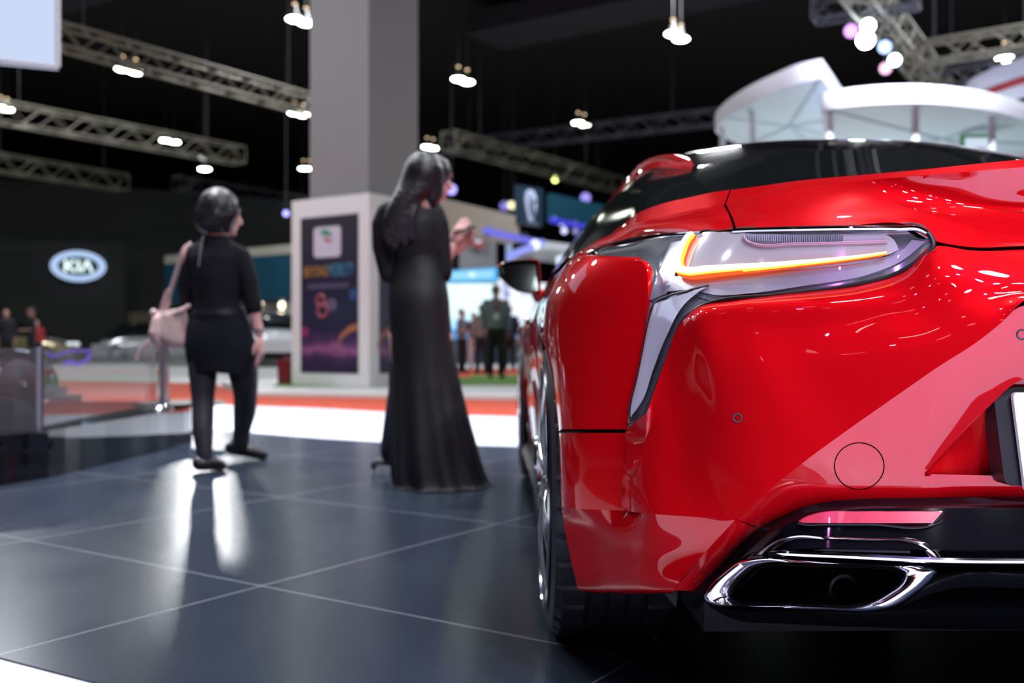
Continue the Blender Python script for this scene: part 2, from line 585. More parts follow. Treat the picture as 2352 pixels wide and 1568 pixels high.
# shoulder between window and lamp
glass_edge = row((1321, 583, .3), (1372, 558, .12), (1405, 535, .02), (1438, 509, -.08), (1466, 489, -.18), (1520, 468, -.28), (1584, 453, -.37), (1647, 440, -.45), (1676, 436, -.475))
ridge = row((1322, 590, .22), (1373, 552, .03), (1405, 538.5, -.06), (1438, 523, -.15), (1467, 511, -.23), (1525, 497, -.33), (1590, 482, -.42), (1645, 473, -.495), (1664, 469, -.515))
below = row((1330, 592, .16), (1368, 562, .01), (1402, 550, -.10), (1442, 538, -.21), (1478, 528, -.31), (1537, 514, -.43), (1600, 505, -.53), (1650, 499, -.59), (1676, 496, -.605))
lamptop = row((1345, 590, .10), (1365, 573, 0), (1400, 559, -.12), (1450, 548, -.25), (1500, 541, -.37), (1560, 535, -.50), (1612, 530, -.59), (1660, 527, -.655), (1687, 525, -.68))
fen.loft([glass_edge, ridge], nu=60, nv=8)
fen.loft([ridge, below, lamptop], nu=60, nv=14)
# the flank beside the shoulder, in front of the wheel
fl0 = [glass_edge[0], ridge[0], below[0], lamptop[0], left_pt[3]]
fen.loft([fl0, [sl(583, .34), sl(592, .33), sl(604, .27), sl(614, .2), sl(634, .05)], [sl(600, .42), sl(612, .40), sl(626, .33), sl(640, .24), sl(660, .1)]], nu=14, nv=8)
fen_bvh = BVHTree.FromPolygons(fen.v, fen.f)
sided('rear_fender', fen, PAINT, sharp=0.35)

# ---- boot lid
trunk = MB()
lip = row((1679, 436, -.478), (1749, 427, -.55), (1850, 413, -.62), (1985, 401, -.70), (2116, 389, -.765), (2352, 366, -.81), ('c', 352, -.82))
trid = row((1667, 469, -.518), (1725, 456, -.58), (1850, 431, -.67), (1985, 414, -.74), (2120, 403, -.795), (2352, 384, -.824), ('c', 371, -.828))
tm1 = row((1672, 484, -.57), (1735, 474, -.63), (1850, 456, -.70), (1985, 441, -.756), (2120, 430, -.789), (2352, 424, -.812), ('c', 415, -.817))
tm2 = row((1679, 496, -.607), (1745, 489, -.67), (1850, 476, -.735), (1985, 464, -.775), (2120, 460, -.795), (2352, 472, -.799), ('c', 465, -.804))
tm3 = row((1685, 510, -.645), (1755, 506, -.715), (1850, 502, -.768), (1985, 498, -.808), (2120, 500, -.835), (2352, 520, -.845), ('c', 515, -.85))
tbot = row((1690, 525, -.682), (1800, 520, -.762), (1950, 517, -.822), (2085, 517, -.852), (2145, 551, -.872), (2222, 566, -.887), (2352, 564, -.902), ('c', 562, -.907))
trunk.loft([lip, trid], nu=70, nv=8)
trunk.loft([trid, tm1, tm2, tm3, [tbot[0], tbot[1], tbot[2], tbot[3], tbot[4], tbot[5], tbot[6], tbot[7]]], nu=70, nv=36)
deck = [(p[0] * .97, p[1] + .26, p[2] + .012) for p in lip]
trunk.loft([lip, [(p[0], p[1] + .03, p[2] + .004) for p in lip], deck], nu=70, nv=6)
tlow = [(p[0], p[1] + .012, p[2] - .004) for p in tbot]
trunk.loft([tbot, tlow], nu=70, nv=3)
trunk_bvh = BVHTree.FromPolygons(trunk.v, trunk.f)
both(trunk).build('boot_lid', PAINT, car, sharp=0.35)

# ---- panel gaps
def gap(bvh, pts, r, n=30, lift=0.0):
    P = spline([(a, b) for a, b in pts], n)
    q = []
    for a, b in P:
        l, nn = car_hit(bvh, a, b)
        if l is not None: q.append(l + nn * lift)
    if len(q) > 2: sided('panel_gap', MB().tube(q, r, 6), SEAM)
gap(fen_bvh, [(1289, 988), (1340, 988), (1395, 988), (1437, 988)], .0022)
sided('panel_gap', MB().tube(row((1665, 471, -.52), (1673, 485, -.57), (1681, 503, -.625), (1688, 524, -.68)), .0024, 6, n=20), SEAM)
both(MB().tube([(p[0], p[1] + .006, p[2] - .004) for p in tbot[3:]], .0045, 6, n=40)).build('lid_gap', SEAM, car)

# ---- tail lamps
lamp_mb = MB()
U_top = row((1365, 575, 0.01), (1400, 561, -.11), (1450, 550, -.24), (1500, 543, -.37), (1548, 538, -.48), (1610, 533, -.585), (1688, 527, -.675), (1800, 523, -.755), (1950, 520, -.815), (2060, 520, -.842), (2112, 523, -.858), (2136, 545, -.868))
U_mid = row((1368, 581, -.01), (1400, 578, -.15), (1450, 574, -.30), (1495, 578, -.45), (1530, 596, -.555), (1592, 604, -.635), (1668, 604, -.705), (1790, 596, -.770), (1945, 588, -.825), (2058, 575, -.848), (2114, 560, -.863), (2139, 556, -.871))
U_bot = row((1372, 586, -.03), (1400, 594, -.25), (1448, 597, -.43), (1486, 613, -.545), (1515, 655, -.60), (1565, 664, -.665), (1640, 691, -.750), (1780, 677, -.795), (1950, 655, -.840), (2056, 628, -.858), (2114, 592, -.870), (2142, 566, -.875))
lamp_mb.loft([U_top, U_mid, U_bot], nu=90, nv=16)
L_rows = [
    row((1486, 613, -.545), (1515, 655, -.60), (1565, 664, -.665), (1640, 691, -.750)),
    row((1491, 640, -.566), (1520, 680, -.615), (1560, 690, -.675), (1605, 706, -.735)),
    row((1487, 700, -.572), (1510, 716, -.62), (1545, 724, -.675), (1568, 736, -.715)),
    row((1478, 780, -.578), (1500, 784, -.625), (1525, 788, -.665), (1545, 786, -.702)),
    row((1464, 855, -.586), (1484, 857, -.622), (1502, 857, -.65), (1519, 857, -.680)),
    row((1451, 925, -.594), (1465, 925, -.62), (1480, 926, -.645), (1494, 921, -.664)),
    row((1440, 984, -.603), (1444, 983, -.608), (1450, 981, -.613), (1470, 965, -.640)),
]
for r_, q in zip(L_rows, ((1487, 616), (1491, 640), (1487, 700), (1478, 780), (1464, 855), (1451, 925), (1440, 984))):
    e_ = sd(*q); r_[0] = (e_[0] + .004, e_[1] + .006, e_[2])
lamp_mb.loft(L_rows, nu=24, nv=50)
lamp_bvh = BVHTree.FromPolygons(lamp_mb.v, lamp_mb.f)
lampL, lampR = sided('tail_lamp', lamp_mb, LAMPGREY, sharp=0.9)


def on(bvh, pts, off, n=None):
    P = spline(pts, n) if n else pts
    out = []
    for a, b in P:
        l, nn = car_hit(bvh, a, b)
        if l is None:
            continue
        out.append(l + nn * off)
    return out


def patch(bvh, A, B, off, nu=30, nv=6, edge=0.006):
    """raised panel between chain A and chain B of picture points, following the surface below it"""
    a, b = spline(A, nu), spline(B, nu)
    m = MB(); G = []
    for k in range(nv):
        t = k / (nv - 1); r = []
        for i in range(nu):
            q = a[i] * (1 - t) + b[i] * t
            l, nn = car_hit(bvh, q[0], q[1])
            if l is None: l = Vector(G[-1][i]) if G else (r[-1] if r else Vector((0, 0, 0))); nn = Vector((0, 0, 0))
            r.append(l + nn * off)
        G.append(r)
    m.grid(G)
    # side walls back to the surface
    loop = G[0] + [g[-1] for g in G[1:]] + G[-1][-2::-1] + [g[0] for g in G[-2:0:-1]]
    back = [p + Vector((0, edge, 0)) for p in loop]
    m.grid([loop, back], close_u=True)
    return m

# silver frame round the upper lamp
frame = patch(lamp_bvh, [(1545, 560), (1522, 610), (1502, 660), (1495, 690)], [(1612, 548), (1568, 600), (1550, 640), (1535, 676)], .004, 24, 10)
frame.join(patch(lamp_bvh, [(1530, 628), (1566, 640), (1600, 646), (1700, 640), (1850, 622), (2000, 602), (2070, 578), (2096, 552)], [(1528, 672), (1590, 669), (1648, 681), (1720, 677), (1850, 658), (1990, 633), (2075, 599), (2126, 556)], .004, 50, 6))
frame.join(patch(lamp_bvh, [(1497, 694), (1489, 735), (1478, 790), (1464, 860), (1451, 930), (1446, 972)], [(1505, 702), (1499, 735), (1486, 800), (1472, 876), (1457, 945), (1454, 968)], .003, 40, 4))
sided('lamp_frame', frame, LAMPFRAME, lampL, lampR, label='pale silver frame around the lamp lens')
# mirror lens
lens = patch(lamp_bvh, [(1566, 622), (1573, 592), (1595, 556), (1614, 544), (1700, 543), (1850, 542), (2000, 542), (2037, 543), (2058, 560), (2064, 576)],
             [(1566, 626), (1570, 636), (1580, 641), (1605, 642), (1700, 632), (1850, 615), (1990, 598), (2030, 592), (2052, 584), (2064, 577)], .009, 60, 9)
sided('lamp_lens', lens, LENSMIRROR, lampL, lampR, label='mirror-like clear lens of the tail lamp')
barpath = [(1606, 548), (1590, 566), (1577, 596), (1571, 620), (1574, 632), (1590, 637), (1640, 634), (1720, 626), (1850, 611), (1960, 598), (2036, 587)]
bp3 = on(lamp_bvh, barpath, .012, 60)
def taper(r0, r1):
    u = np.linspace(0, 1, 60)
    r = np.where(u < .28, r0, r0 + (r1 - r0) * np.clip((u - .28) / .72, 0, 1) ** .7)
    return list(r * np.clip(u / .03 + .45, 0, 1))
sided('light_bar_rim', MB().tube(bp3, taper(.0104, .0034), 10), BAR_EDGE, lampL, lampR, label='orange red rim of the glowing light bar')
bp4 = on(lamp_bvh, barpath, .0142, 60)
sided('light_bar', MB().tube(bp4, taper(.0098, .0026), 10), BAR_CORE, lampL, lampR, label='glowing yellow light bar')
bp5 = on(lamp_bvh, barpath, .0182, 60)
sided('light_bar_core', MB().tube(bp5, taper(.0076, .0010), 10), BAR_WHITE, lampL, lampR, label='white hot middle of the light bar')
comb = MB()
for i in range(44):
    x = 1722 + i * 5.0
    q = on(lamp_bvh, [(x, 545), (x, 561)], .0115)
    if len(q) == 2: comb.rod(q[0], q[1], .0011, 4)
sided('led_comb', comb, mat('led_comb_slate', (0.06, 0.065, 0.12), 0.3, 0.4), lampL, lampR, label='dark comb of fine LED ribs')
cb = MB().tube(on(lamp_bvh, [(1716, 548), (1722, 560), (1736, 566), (1830, 565), (1950, 562), (2040, 558)], .0115, 40), .0022, 6)
sided('led_rail', cb, mat('led_rail_pink', (0.75, 0.45, 0.62), 0.15, 0.3), lampL, lampR)
# bright trim along the top of the lamp
trim = MB().tube([(p[0], p[1] - .004, p[2] - .001) for p in row((1400, 560, -.12), (1450, 548.5, -.25), (1500, 541.5, -.37), (1560, 536, -.5), (1610, 534, -.59))], .0040, 8, n=40)
trim.tube([(p[0], p[1] - .010, p[2]) for p in row((1618, 540, -.60), (1688, 532, -.68), (1800, 528.5, -.76), (1950, 526, -.82), (2060, 526, -.845), (2106, 527, -.858), (2124, 536, -.865))], .0042, 8, n=60)
sided('lamp_trim', trim, CHROME, lampL, lampR, label='thin chrome strip along the top of the lamp')
# lower leg lens
leg = patch(lamp_bvh, [(1512, 702), (1503, 735), (1489, 805), (1474, 880), (1460, 945), (1459, 958)], [(1628, 667), (1582, 704), (1541, 778), (1512, 850), (1486, 922), (1463, 954)], .010, 50, 10)
sided('leg_lens', leg, LENSWHITE, lampL, lampR, label='pale lavender lower leg of the tail lamp')
ol = MB().tube(on(lamp_bvh, [(1456, 966), (1455, 945), (1470, 880), (1486, 803), (1499, 735), (1505, 708), (1516, 695), (1545, 683), (1590, 672), (1632, 663)], .008, 70), .0022, 6)
ol.tube(on(lamp_bvh, [(1456, 967), (1468, 958), (1480, 948)], .008, 10), .0022, 6)
sided('lens_seal', ol, BLACKTRIM, lampL, lampR, label='black seal around the lower lens')
# black gap between lamp and bumper
bl = MB().tube([(p[0] + .001, p[1] - .001, p[2]) for p in row((1446, 979, -.612), (1470, 965, -.638), (1494, 921, -.662), (1519, 857, -.678), (1545, 786, -.70), (1568, 738, -.713), (1605, 706, -.733), (1640, 693, -.75), (1780, 678.5, -.797), (1950, 656, -.842), (2056, 629, -.86), (2114, 594, -.872), (2142, 565, -.876), (2134, 540, -.866), (2112, 521, -.856), (2060, 518, -.840), (1950, 518, -.816))], .0042, 8, n=140)
bl.tube(row((1950, 518, -.816), (1800, 521, -.756), (1688, 526, -.676), (1612, 530.5, -.588)), .003, 6, n=40)
bl.tube(row((1345, 590, .08), (1365, 574, .0), (1400, 560, -.11), (1450, 549, -.24), (1500, 542, -.36), (1555, 537, -.49)), .0022, 6, n=40)
sided('lamp_seal', bl, BLACKTRIM, lampL, lampR, label='black rubber gap around the lamp')

# ---- diffuser and exhaust
dif = MB()
d0 = row((1590, 1357, -.742), (1664, 1290, -.772), (1704, 1248, -.795), (1742, 1212, -.826), (1806, 1180, -.848), (1872, 1157, -.872), (1960, 1147, -.889), (2119, 1143, -.907), (2345, 1142, -.917), ('c', 1142, -.919))
d1 = row((1598, 1360, -0.752), (1675, 1299, -0.785), (1715, 1260, -0.812), (1753, 1226, -0.838), (1815, 1194, -.872), (1880, 1172, -.890), (1965, 1163, -.906), (2119, 1160, -.926), (2345, 1159, -.940), ('c', 1159, -0.942))
d1b = row((1603, 1362, -0.757), (1680, 1303, -0.792), (1720, 1265, -0.822), (1758, 1231, -0.85), (1819, 1200, -.885), (1884, 1178, -.903), (1966, 1169, -.919), (2119, 1167, -.939), (2345, 1166, -.953), ('c', 1166, -0.955))
d2 = row((1612, 1366, -0.762), (1690, 1318, -0.8), (1735, 1288, -0.836), (1772, 1270, -0.868), (1830, 1262, -.908), (1890, 1258, -.928), (1970, 1258, -.943), (2119, 1262, -.964), (2345, 1262, -.978), ('c', 1262, -0.980))
d3 = row((1620, 1370, -0.73), (1700, 1330, -0.76), (1745, 1312, -0.795), (1782, 1300, -0.82), (1838, 1296, -.850), (1895, 1294, -.870), (1972, 1294, -.886), (2119, 1297, -.905), (2345, 1300, -.915), ('c', 1300, -0.916))
dif.loft([d0, d1], nu=90, nv=5)
dif.loft([d1, d1b], nu=90, nv=4)
dif.loft([d1b, d2], nu=90, nv=14)
dif.loft([d2, d3], nu=90, nv=5)
dif_bvh = BVHTree.FromPolygons(dif.v, dif.f)
diffuser = both(dif).build('diffuser', GLOSSBLACK, car, sharp=0.35, label='gloss black lower valance around the exhaust')
# lower lip and underbody
low = MB()
low.loft([row((2160, 1300, -.895), (2190, 1303, -.900), (2345, 1303, -.912), ('c', 1303, -0.915)),
          row((2150, 1330, -.922), (2200, 1318, -.930), (2345, 1318, -.940), ('c', 1318, -0.942)),
          row((2120, 1352, -.922), (2205, 1324, -.928), (2345, 1324, -.936), ('c', 1324, -0.938)),
          row((2060, 1398, -.910), (2200, 1350, -.850), (2345, 1350, -.840), ('c', 1350, -0.840))], nu=40, nv=20)
low.loft([row((1600, 1362, -.603), (1660, 1395, -.639), (1800, 1405, -.710), (2000, 1410, -.750), (2200, 1400, -.790), ('c', 1395, -0.790)),
          row((1580, 1390, -.52), (1650, 1420, -.567), (1800, 1432, -.630), (2000, 1440, -.650), (2200, 1445, -.670), ('c', 1445, -0.670))], nu=40, nv=6)
both(low).build('lower_lip', mat('valance_black', (.005, .005, .007), .45, spec=.2), car, sharp=0.5)
und = MB()
und.box((0, 1.45, .26), (1.36, 4.1, .18))
und.box((0, -.35, .40), (1.34, .5, .30))
und.box((0, -.42, .22), (1.0, .34, .09))
und.rod((-.55, 0, .36), (.55, 0, .36), .05, 12)
und.box((-.50, -.30, .20), (.10, .20, .10))
und.box((.50, -.30, .20), (.10, .20, .10))
und.build('underbody', DEEPBLACK, car, smooth=False)
flap = MB().prism([cp(1520, 1356, -.36), cp(1557, 1356, -.36), cp(1553, 1395, -.36)], (0, .02, 0))
sided('mud_flap', flap, mat('flap_grey', (0.05, 0.055, 0.07), 0.5), smooth=False)


def Lx(px):
    return float(np.interp(px, [1600, 1700, 1800, 1900, 2000, 2150, 2352], [-.722, -.82, -.880, -.912, -.928, -.948, -.958]))

def Lxe(px):
    return float(np.interp(px, [1600, 1700, 1800, 1900, 2000, 2150, 2352], [-.825, -.872, -.905, -.926, -.938, -.952, -.958]))

OUT = [(1617, 1368), (1632, 1345), (1665, 1313), (1698, 1289), (1730, 1282), (1830, 1285), (1950, 1290), (2060, 1295), (2132, 1299), (2155, 1309), (2147, 1325), (2103, 1364), (2062, 1390), (2005, 1403), (1900, 1401), (1780, 1396), (1690, 1392), (1638, 1388), (1621, 1380)]
INN = [(1690, 1368), (1696, 1350), (1716, 1326), (1744, 1304), (1772, 1297), (1845, 1298), (1935, 1300), (2010, 1303), (2055, 1308), (2073, 1318), (2066, 1335), (2032, 1361), (1995, 1380), (1955, 1390), (1880, 1389), (1800, 1386), (1742, 1383), (1706, 1379), (1694, 1374)]
o2 = spline(OUT + OUT[:1], 97)[:-1]; i2 = spline(INN + INN[:1], 97)[:-1]
ring = lambda A, B, t, dl: [cp(*(A[k] * (1 - t) + B[k] * t), Lxe(A[k][0]) + dl) for k in range(96)]
ex = MB()
ex.grid([ring(o2, i2, -.02, .05), ring(o2, i2, -.02, .012), ring(o2, i2, .05, -.002), ring(o2, i2, .20, -.009), ring(o2, i2, .5, -.011), ring(o2, i2, .78, -.006), ring(o2, i2, .95, .006), ring(o2, i2, 1.02, .03), ring(o2, i2, 1.04, .05)], close_u=True)
exo = ex.build('exhaust_finisher', EXH, car, sharp=1.2, label='wide chrome exhaust surround')
exr = ex.mirrored().build('exhaust_finisher', EXH, car, sharp=1.2, label='wide chrome exhaust surround')
ei = MB()
cen = i2.mean(0)
ei.grid([ring(o2, i2, 1.03, .045), [cp(*(i2[k] * .93 + cen * .07), Lxe(i2[k][0]) + .16) for k in range(96)], [cp(*(i2[k] * .3 + cen * .7), Lxe(i2[k][0]) + .17) for k in range(96)], [cp(*(i2[k] * .02 + cen * .98), Lxe(i2[k][0]) + .17) for k in range(96)]], close_u=True)
sided('exhaust_cavity', ei, DEEPBLACK, exo, exr, sharp=0.5)
pc = Vector(cp(1925, 1345, -.790))
pt = MB().lathe([(0, .026), (-.035, .026), (-.035, .021), (0, .021)], 'x', 24, closed=True)
pt.xf(Matrix.Translation(pc + Vector((0, -.03, 0))) @ Matrix.Rotation(math.radians(-90), 4, 'Z'))
sided('exhaust_pipe', pt, mat('burnt_steel', (0.06, 0.06, 0.065), 0.35, 0.8), exo, exr)
# outlet grille above the exhaust
VO = [(1727, 1277), (1782, 1241), (1812, 1231), (1900, 1231), (2000, 1233), (2100, 1236), (2128, 1242), (2147, 1257), (2168, 1280)]
VI = [(1768, 1276), (1798, 1255), (1828, 1244), (1900, 1244), (2000, 1246), (2084, 1248), (2103, 1255), (2117, 1267), (2128, 1280)]
vo, vi = spline(VO, 60), spline(VI, 60)
vr = lambda t, dl: [cp(*(vo[k] * (1 - t) + vi[k] * t), Lx(vo[k][0]) - .012 + dl) for k in range(60)]
vent = MB().grid([vr(-.05, .03), vr(-.02, .006), vr(.12, -.004), vr(.45, -.006), vr(.8, -.001), vr(1, .012), vr(1.03, .04)])
va, vb = sided('outlet_trim', vent, EXH, sharp=1.2, label='chrome arch over the side outlet')
vs = MB()
for k, (y0, y1) in enumerate(((1247, 1251), (1254, 1258), (1261, 1266))):
    x0, x1 = 1878 - 4 * k, 2086 + 2 * k
    vs.tube([cp(x, y0 + (y1 - y0) * (x - x0) / (x1 - x0), Lx(x) - .012) for x in np.linspace(x0, x1, 16)], .0030, 6)
for x in (1912, 2000): vs.rod(cp(x, 1247, Lx(x)), cp(x, 1268, Lx(x)), .002, 4)
sided('outlet_slats', vs, mat('slat_grey', (0.10, 0.10, 0.13), 0.35), va, vb, label='dark horizontal slats')
strip = MB().tube([cp(x, y, Lx(x) - .022) for x, y in ((1768, 1273), (1785, 1271), (1850, 1273), (1950, 1277), (2050, 1282), (2160, 1286), (2345, 1288))] + [cz(1288, -.985)], .0048, 8, n=60)
both(strip).build('valance_strip', CHROME, car, label='long chrome strip across the valance')
# reflectors
rf = patch(dif_bvh, [(1840, 1200), (1848, 1194), (1872, 1184), (1900, 1178), (1960, 1177), (2060, 1177), (2163, 1177)], [(1840, 1203), (1850, 1203), (1870, 1203), (1900, 1203), (1960, 1203), (2050, 1203), (2140, 1203)], .006, 40, 6)
ra, rb = sided('reflector', rf, REFLECTOR, label='red rear reflector')
rs = MB().tube(on(dif_bvh, [(1836, 1203), (1850, 1206), (1900, 1206), (2000, 1206), (2140, 1207), (2150, 1203), (2178, 1181)], .005, 40), .0022, 6)
sided('reflector_bezel', rs, GLOSSBLACK, ra, rb)

# tow cover, parking sensors
def ring_on(cx, cy, rx, ry, n=48, off=0.0006):
    return on(bump_bvh, [(cx + rx * math.cos(2*math.pi*k/n), cy + ry * math.sin(2*math.pi*k/n)) for k in range(n)], off)
tc = MB().tube(ring_on(1973.5, 1070, 57, 53.5, 72, .0), .0009, 6, closed=True)
tc.build('tow_cover_gap', SEAM, car, label='round gap of the tow hook cover')
for cx, cy, rx in ((1694, 959, 9.5), (2347, 768, 11)):
    sr = ring_on(cx, cy, rx, rx, 24)
    if len(sr) > 10:
        so, _ = sided('parking_sensor', MB().tube(sr, .0014, 6, closed=True), mat('sensor_ring', (0.05, 0.04, 0.06), 0.4), label='small round parking sensor')

# number plate
tilt = lambda z: -.945 - (.63 - z) * .26
def plate_mesh(hw, z0, z1, dy, th, rad=.012):
    pts = []
    for (cx, czz, a0) in ((hw - rad, z1 - rad, 0), (-hw + rad, z1 - rad, 90), (-hw + rad, z0 + rad, 180), (hw - rad, z0 + rad, 270)):
        for s in range(7):
            an = math.radians(a0 + 15 * s)
            x, z = cx + rad * math.cos(an), czz + rad * math.sin(an)
            pts.append((x, tilt(z) + dy, z))
    return MB().prism(pts, (0, th, 0))
pb = plate_mesh(.302, .493, .640, .012, .04).build('plate_holder', BLACKTRIM, car, sharp=0.6)
plate_mesh(.278, .485, .632, 0, .008, .008).build('number_plate', PLATE, pb, sharp=0.6, label='blank white number plate')

# ---- glasshouse
top_edge = row((1590, 382, .25), (1571, 366, .38), (1545, 358, .5), (1500, 361.5, .75), (1470, 377, .95), (1437, 414, 1.2), (1400, 458, 1.4), (1370, 500, 1.55), (1345, 540, 1.68), (1322, 580, 1.8), (1290, 640, 1.98))
low_edge = row((1590, 389, .22), (1560, 389, .36), (1530, 387, .5), (1495, 389, .7), (1466, 407, .9), (1441, 429, 1.15), (1406, 467, 1.38), (1376, 509, 1.53), (1350, 547, 1.66), (1327, 587, 1.78), (1296, 646, 1.96))
rail = MB()
te, le = spline(top_edge, 60), spline(low_edge, 60)
sec = []
for k in range(60):
    p, q = Vector(te[k]), Vector(le[k]); w = min(1, k / 14)
    sec.append([p + Vector((.05 * w + .004, .004, .004 * w)), p + Vector((.012 * w, 0, .003 * w)), p, p * .72 + q * .28 + Vector((.004 * w, 0, 0)), p * .3 + q * .7 + Vector((.001, 0, 0)), q, q + Vector((.004, 0, -.002)), q + Vector((.02 * w + .004, .004, .004))])
rail.grid([[tuple(v) for v in spline(r_, 24)] for r_ in sec])
sided('roof_rail', rail, PAINT, sharp=1.0)
ws = spline(low_edge, 40)
belt = row((1640, 444, -.43), (1590, 454, -.36), (1520, 470, -.27), (1466, 491, -.17), (1438, 511, -.07), (1405, 537, .03), (1372, 560, .13), (1321, 585, .31)) + [(-.872, .8, .95), (-.872, 1.4, .945), (-.85, 2.02, .93)]
side = MB().loft([low_edge, [((a[0] + b[0]) / 2 - .02, (a[1] + b[1]) / 2, (a[2] + b[2]) / 2 + .01) for a, b in zip(spline(low_edge, 30), spline(belt, 30))], belt], nu=60, nv=14)
sided('side_window', side, mat('side_glass', (0.006, 0.008, 0.009), 0.09, spec=.10), sharp=1.0)
# black roof and rear window
def arc(cen, edge, n=9, bulge=.35):
    """cross-section from the centre line to the left edge"""
    out = []
    for k in range(n):
        t = k / (n - 1)
        z = cen[2] + (edge[2] - cen[2]) * (t ** 2.4)
        y = cen[1] + (edge[1] - cen[1]) * (t ** 1.8)
        out.append((edge[0] * t, y, z))
    return out
roof = MB()
secs = [arc((0, 2.05, 1.12), (-.70, 1.9, 1.02)), arc((0, 1.7, 1.245), (-.62, 1.5, 1.20)), arc((0, 1.3, 1.335), (-.585, 1.15, 1.292)), arc((0, .95, 1.350), (-.575, .9, 1.299)), arc((0, .65, 1.339), (-.545, .62, 1.275)), arc((0, .42, 1.282), (-.535, .42, 1.228)), arc((0, .25, 1.232), (-.535, .25, 1.182))]
roof.loft(secs, nu=30, nv=40)
both(roof).build('roof_panel', GLOSSBLACK, car, sharp=1.2, label='gloss black roof panel')
rw = MB()
rs2 = [arc((0, .25, 1.232), (-.535, .25, 1.182)), arc((0, .05, 1.165), (-.60, .05, 1.12)), arc((0, -.2, 1.085), (-.645, -.18, 1.05)), arc((0, -.45, 1.01), (-.635, -.40, .99)), arc((0, -.62, .965), (-.55, -.55, .955))]
rw.loft(rs2, nu=30, nv=30)
both(rw).build('rear_window', GLASS, car, sharp=1.2)
wsd = MB().loft([arc((0, 2.05, 1.12), (-.70, 1.9, 1.02)), arc((0, 2.55, .93), (-.80, 2.15, .91))], nu=30, nv=10)
both(wsd).build('windscreen', GLASS, car, sharp=1.2)

# ---- flank: door, sill, front fender
def flank(L0, L1, n, arch=None):
    st = []
    for L in np.linspace(L0, L1, n):
        f = lambda xs, ys: float(np.interp(L, xs, ys))
        K = [.3, .8, 1.4, 2.1, 2.5, 2.87, 3.3, 3.6, 3.8]
        ab = f(K, [-.862, -.872, -.872, -.86, -.85, -.84, -.80, -.72, -.60]); zb = f(K, [.952, .95, .945, .93, .915, .90, .84, .78, .72])
        am = f(K, [-.946, -.915, -.905, -.925, -.945, -.957, -.94, -.86, -.72]); zm = f(K, [.80, .76, .75, .76, .77, .78, .72, .66, .62])
        al = f(K, [-.935, -.89, -.885, -.90, -.93, -.945, -.93, -.85, -.72]); zl = f(K, [.42, .40, .40, .40, .42, .42, .40, .40, .40])
        zs = .17
        if arch is not None:
            r = .405; dx = abs(L - arch)
            if dx < r: zs = max(zs, .364 + math.sqrt(max(r*r - dx*dx, 0)))
        pts = [(ab, L, zb), ((ab + am) / 2 - .018, L, zb * .55 + zm * .45), (am, L, zm), ((am + al) / 2 + .004, L, (zm + zl) / 2), (al, L, zl), (al + .02, L, zs if zs < .3 else zl)]
        P = spline(pts, 40)
        if zs > .3:
            P = np.array([p for p in P if p[2] > zs] or P[:2])
            k = np.interp(zs, spline(pts, 40)[::-1, 2], spline(pts, 40)[::-1, 0])
            P = np.vstack([P, [k, L, zs]])
            P = spline(P, 40)
        st.append([tuple(p) for p in P])
    return MB().grid(st)
d_ = flank(.385, 1.95, 26, arch=0.0)
# join fender top to the door
d_.loft([left_pt[3:7], [sl(606, .2), sl(645, .2), sl(690, .2), (-half_w(.2, .72), .2, .715)], [sl(612, .39), sl(655, .39), sl(700, .39), (-.945, .39, .46)]], nu=20, nv=10)
sided('door', d_, PAINT, sharp=0.8)
sided('front_fender', flank(1.96, 3.8, 60, arch=2.87), PAINT, sharp=0.8)
fin = MB().tube([(-.935, .62, .40), (-.945, .50, .42), (-.95, .46, .36), (-.94, .50, .26), (-.93, .62, .20)], .012, 8, n=24)
sided('sill_fin', fin, SATIN, label='silver vent fin ahead of the rear wheel')
sided('side_sill', MB().tube([(-.90, .46, .19), (-.89, 1.2, .18), (-.90, 2.4, .18)], .05, 8, n=20), BLACKTRIM)
hood = MB().loft([arc((0, 2.5, .94), (-.85, 2.1, .93)), arc((0, 3.0, .90), (-.84, 2.87, .90)), arc((0, 3.5, .80), (-.78, 3.4, .82)), arc((0, 3.82, .70), (-.60, 3.8, .72))], nu=24, nv=24)
both(hood).build('bonnet', PAINT, car, sharp=1.2)
nose = MB().loft([arc((0, 3.82, .70), (-.60, 3.8, .72)), arc((0, 3.86, .45), (-.72, 3.8, .42)), arc((0, 3.8, .17), (-.68, 3.72, .17))], nu=24, nv=12)
both(nose).build('front_bumper', PAINT, car, sharp=1.2)

# ---- door mirrors
ml = MB()
hw = [cp(*p, 1.74) for p in ((1144, 612), (1152, 604), (1175, 599), (1212, 596), (1237, 597), (1240, 640), (1239, 671), (1212, 672), (1190, 668), (1168, 656), (1152, 638))]
cen = Vector(np.mean(np.array(hw), 0))
shell = [[tuple(cen + (Vector(p) - cen) * s + Vector((0, dy, 0))) for p in hw] for s, dy in ((.92, .004), (.94, -.001), (1.0, 0), (1.05, .015), (1.04, .05), (.85, .12), (.4, .16), (.05, .165))]
ml.grid(shell, close_u=True)
ml.tube([cp(1232, 668, 1.80), cp(1246, 688, 1.80), (-.86, 1.80, .90)], .026, 8, n=8)
ma, mb_ = sided('door_mirror', ml, PAINT, sharp=1.0)
bz = MB().tube([tuple(cen + (Vector(p) - cen) * .93) for p in hw], .006, 8, closed=True)
sided('mirror_bezel', bz, GLOSSBLACK, ma, mb_, label='gloss black mirror surround')
sh = [tuple(cen + (Vector(p) - cen) * .92 + Vector(((0, .001 + (p[2] - cen.z) * .20 + (p[0] - cen.x) * .05, 0)))) for p in hw]
gl = MB(); gl.prism(sh, (0, .004, 0))
sided('mirror_glass', gl, mat('mirror_glass', (0.16, 0.18, 0.18), 0.04, 1.0), ma, mb_, smooth=False)

